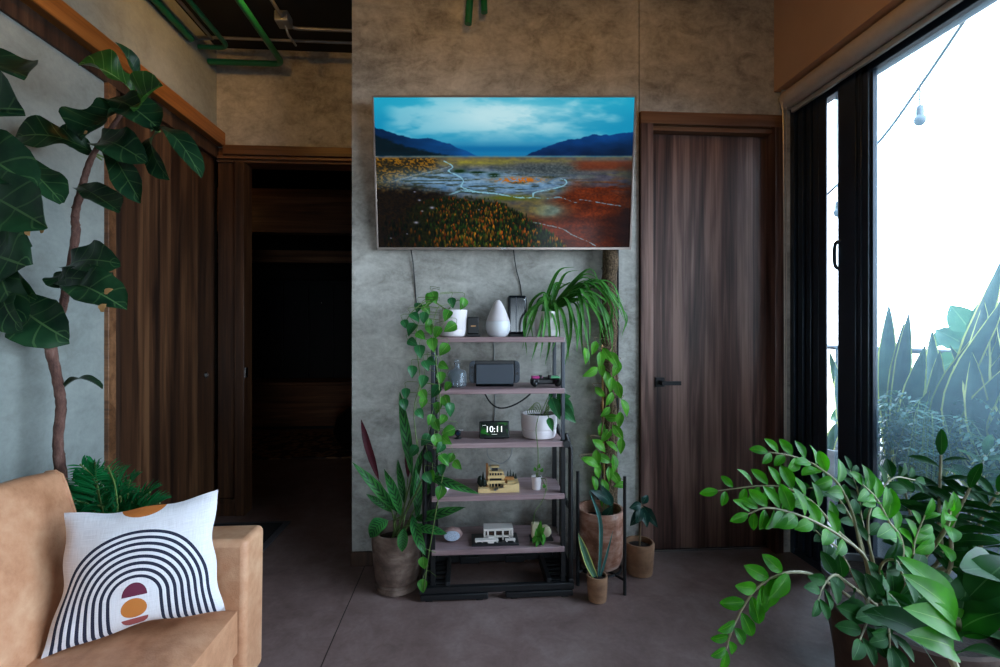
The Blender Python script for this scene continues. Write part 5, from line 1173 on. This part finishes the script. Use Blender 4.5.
for k, (cx, cy, lb) in enumerate(((1.93, -.47, 'drooping fern outside the pane, below the three tall snake blades'), (1.95, -1.0, 'drooping fern outside the pane at the right edge of the photo'))):
    c = V((cx, cy, -.004)); t = thing('fern', lb, 'potted plant', c); outpot(c, .13, .42, t); fol = MB(); st = MB(); r0 = c+V((0,0,.38))
    for i in range(84):
        a = random.uniform(0, 6.28); R_ = random.uniform(.16, .36); z = random.uniform(.28, .48)
        dx = R_*math.cos(a); dx = max(dx, -.2)
        e = r0+V((dx, R_*math.sin(a), z*.9-.25*random.random()-.1)); pl = cr([r0, r0+V((dx*.5, R_*math.sin(a)*.5, z)), e], 8); st.tube(pl, .0016, 4)
        for j in range(4, len(pl)-1):
            d = (pl[j+1]-pl[j]).normalized(); sd = d.cross(V((0,0,1)))
            sd = sd.normalized() if sd.length > .01 else V((1,0,0)); L = .05*(1-.5*j/len(pl))
            for s in (-1, 1): fol.leaf(pl[j], pl[j]+(d*.5+sd*s).normalized()*L, .012, (J(.3), J(.3), 1), 'lance', .05, .2, 3, 2)
    obj('fronds', fol, mt['fern_out'], t); obj('stem', st, mt['stem'], t)
# ------------------------------------------------------------------ light
w = bpy.data.worlds.new('daylight'); SC.world = w; w.use_nodes = True
nt = w.node_tree; bg = nt.nodes['Background']
tcn = nt.nodes.new('ShaderNodeTexCoord'); sep = nt.nodes.new('ShaderNodeSeparateXYZ'); rp = nt.nodes.new('ShaderNodeValToRGB')
nt.links.new(tcn.outputs['Generated'], sep.inputs[0]); mp = nt.nodes.new('ShaderNodeMapRange'); mp.inputs[1].default_value = -.4; mp.inputs[2].default_value = .6
nt.links.new(sep.outputs[2], mp.inputs[0]); nt.links.new(mp.outputs[0], rp.inputs[0])
e = rp.color_ramp.elements; e[0].position = .0; e[0].color = (.03,.033,.035,1); e[1].position = 1; e[1].color = (.56,.76,1,1)
x = e.new(.2); x.color = (.04,.045,.05,1); x = e.new(.31); x.color = (.76,.88,1,1)
nt.links.new(rp.outputs[0], bg.inputs[0]); bg.inputs[1].default_value = SKY
pl_ = bpy.data.lights.new('window_portal', 'AREA'); pl_.shape = 'RECTANGLE'; pl_.size = 3.3; pl_.size_y = 2.2; pl_.cycles.is_portal = True
po = bpy.data.objects.new('window_portal', pl_); COL.objects.link(po); po.location = (1.76, -1.75, 1.15); po.rotation_euler = (math.pi/2, 0, math.pi/2)
p2 = bpy.data.lights.new('added_window_portal', 'AREA'); p2.shape = 'RECTANGLE'; p2.size = .9; p2.size_y = 1.1; p2.cycles.is_portal = True
po = bpy.data.objects.new('added_window_portal', p2); COL.objects.link(po); po.location = (.8, -5.39, .85); po.rotation_euler = (-math.pi/2, 0, math.pi)
l = bpy.data.lights.new('bulb_light', 'POINT'); l.energy = .6; l.color = (1, .55, .22); l.shadow_soft_size = .05
lo = bpy.data.objects.new('bulb_light', l); COL.objects.link(lo); lo.location = (-2.3, 1.6, 2.3)
t = thing('pendant_lamp', 'bare bulb hanging in the dark room behind the left wall', 'lamp', (-2.3, 1.6, 2.3))
obj('cord', MB().tube([(-2.3, 1.6, 2.42), (-2.3, 1.6, HC)], .004, 6), mt['cable'], t); obj('socket', MB().cyl((-2.3, 1.6, 2.36), (-2.3, 1.6, 2.42), .02, 12), mt['black_plastic'], t)
for i, (x, y, pw, tg, sz) in enumerate(((-.40, -.8, .75, (-.40, 0, 2.45), 92), (.16, -.8, .75, (.16, 0, 2.45), 92), (.72, -.8, .75, (.80, 0, 2.45), 92), (-.85, -1.1, 2.4, (XL, -.7, 2.5), 100), (-.8, -.1, 1.6, (XL, .2, 2.6), 95), (.8, -1.5, 1.5, (1.56, -.9, 2.5), 110), (-1.05, -.45, .9, (-1.05, .69, 2.45), 80))):
    lb = ['ceiling spot lamp facing the left third of the television', 'ceiling spot lamp facing the middle of the television', 'ceiling spot lamp facing the right edge of the television', 'ceiling spot lamp facing the left wall above the fig', 'ceiling spot lamp facing the left wall above the sliding door', 'ceiling spot lamp facing the beam over the window', 'ceiling spot lamp facing the alcove wall'][i]
    t = thing('spot_lamp', lb, 'lamp', (x, y, HC-.14), group='ceiling spot lamps')
    obj('housing', MB().lathe([(.03,.0),(.033,.0),(.035,.1),(.02,.139),(.001,.139)], (x, y, HC-.14), 20), mt['black_metal'], t)
    l = bpy.data.lights.new('spot_light', 'SPOT'); l.energy = WARM*pw; l.color = (1, .5, .1); l.spot_size = math.radians(sz); l.spot_blend = 1; l.shadow_soft_size = .03
    lo = bpy.data.objects.new('spot_light', l); COL.objects.link(lo); lo.location = (x, y, HC-.15)
    lo.rotation_euler = (V(tg)-lo.location).to_track_quat('-Z', 'Y').to_euler()
SC.view_settings.view_transform = 'Standard'; SC.view_settings.look = 'None'; SC.view_settings.gamma = 1; SC.view_settings.use_curve_mapping = False
SC.view_settings.exposure = 0
SC.cycles.use_denoising = True; SC.cycles.denoiser = 'OPENIMAGEDENOISE'
SC.cycles.max_bounces = 10; SC.cycles.diffuse_bounces = 5; SC.cycles.transparent_max_bounces = 24; SC.cycles.sample_clamp_indirect = 6; SC.cycles.caustics_reflective = False; SC.cycles.caustics_refractive = False
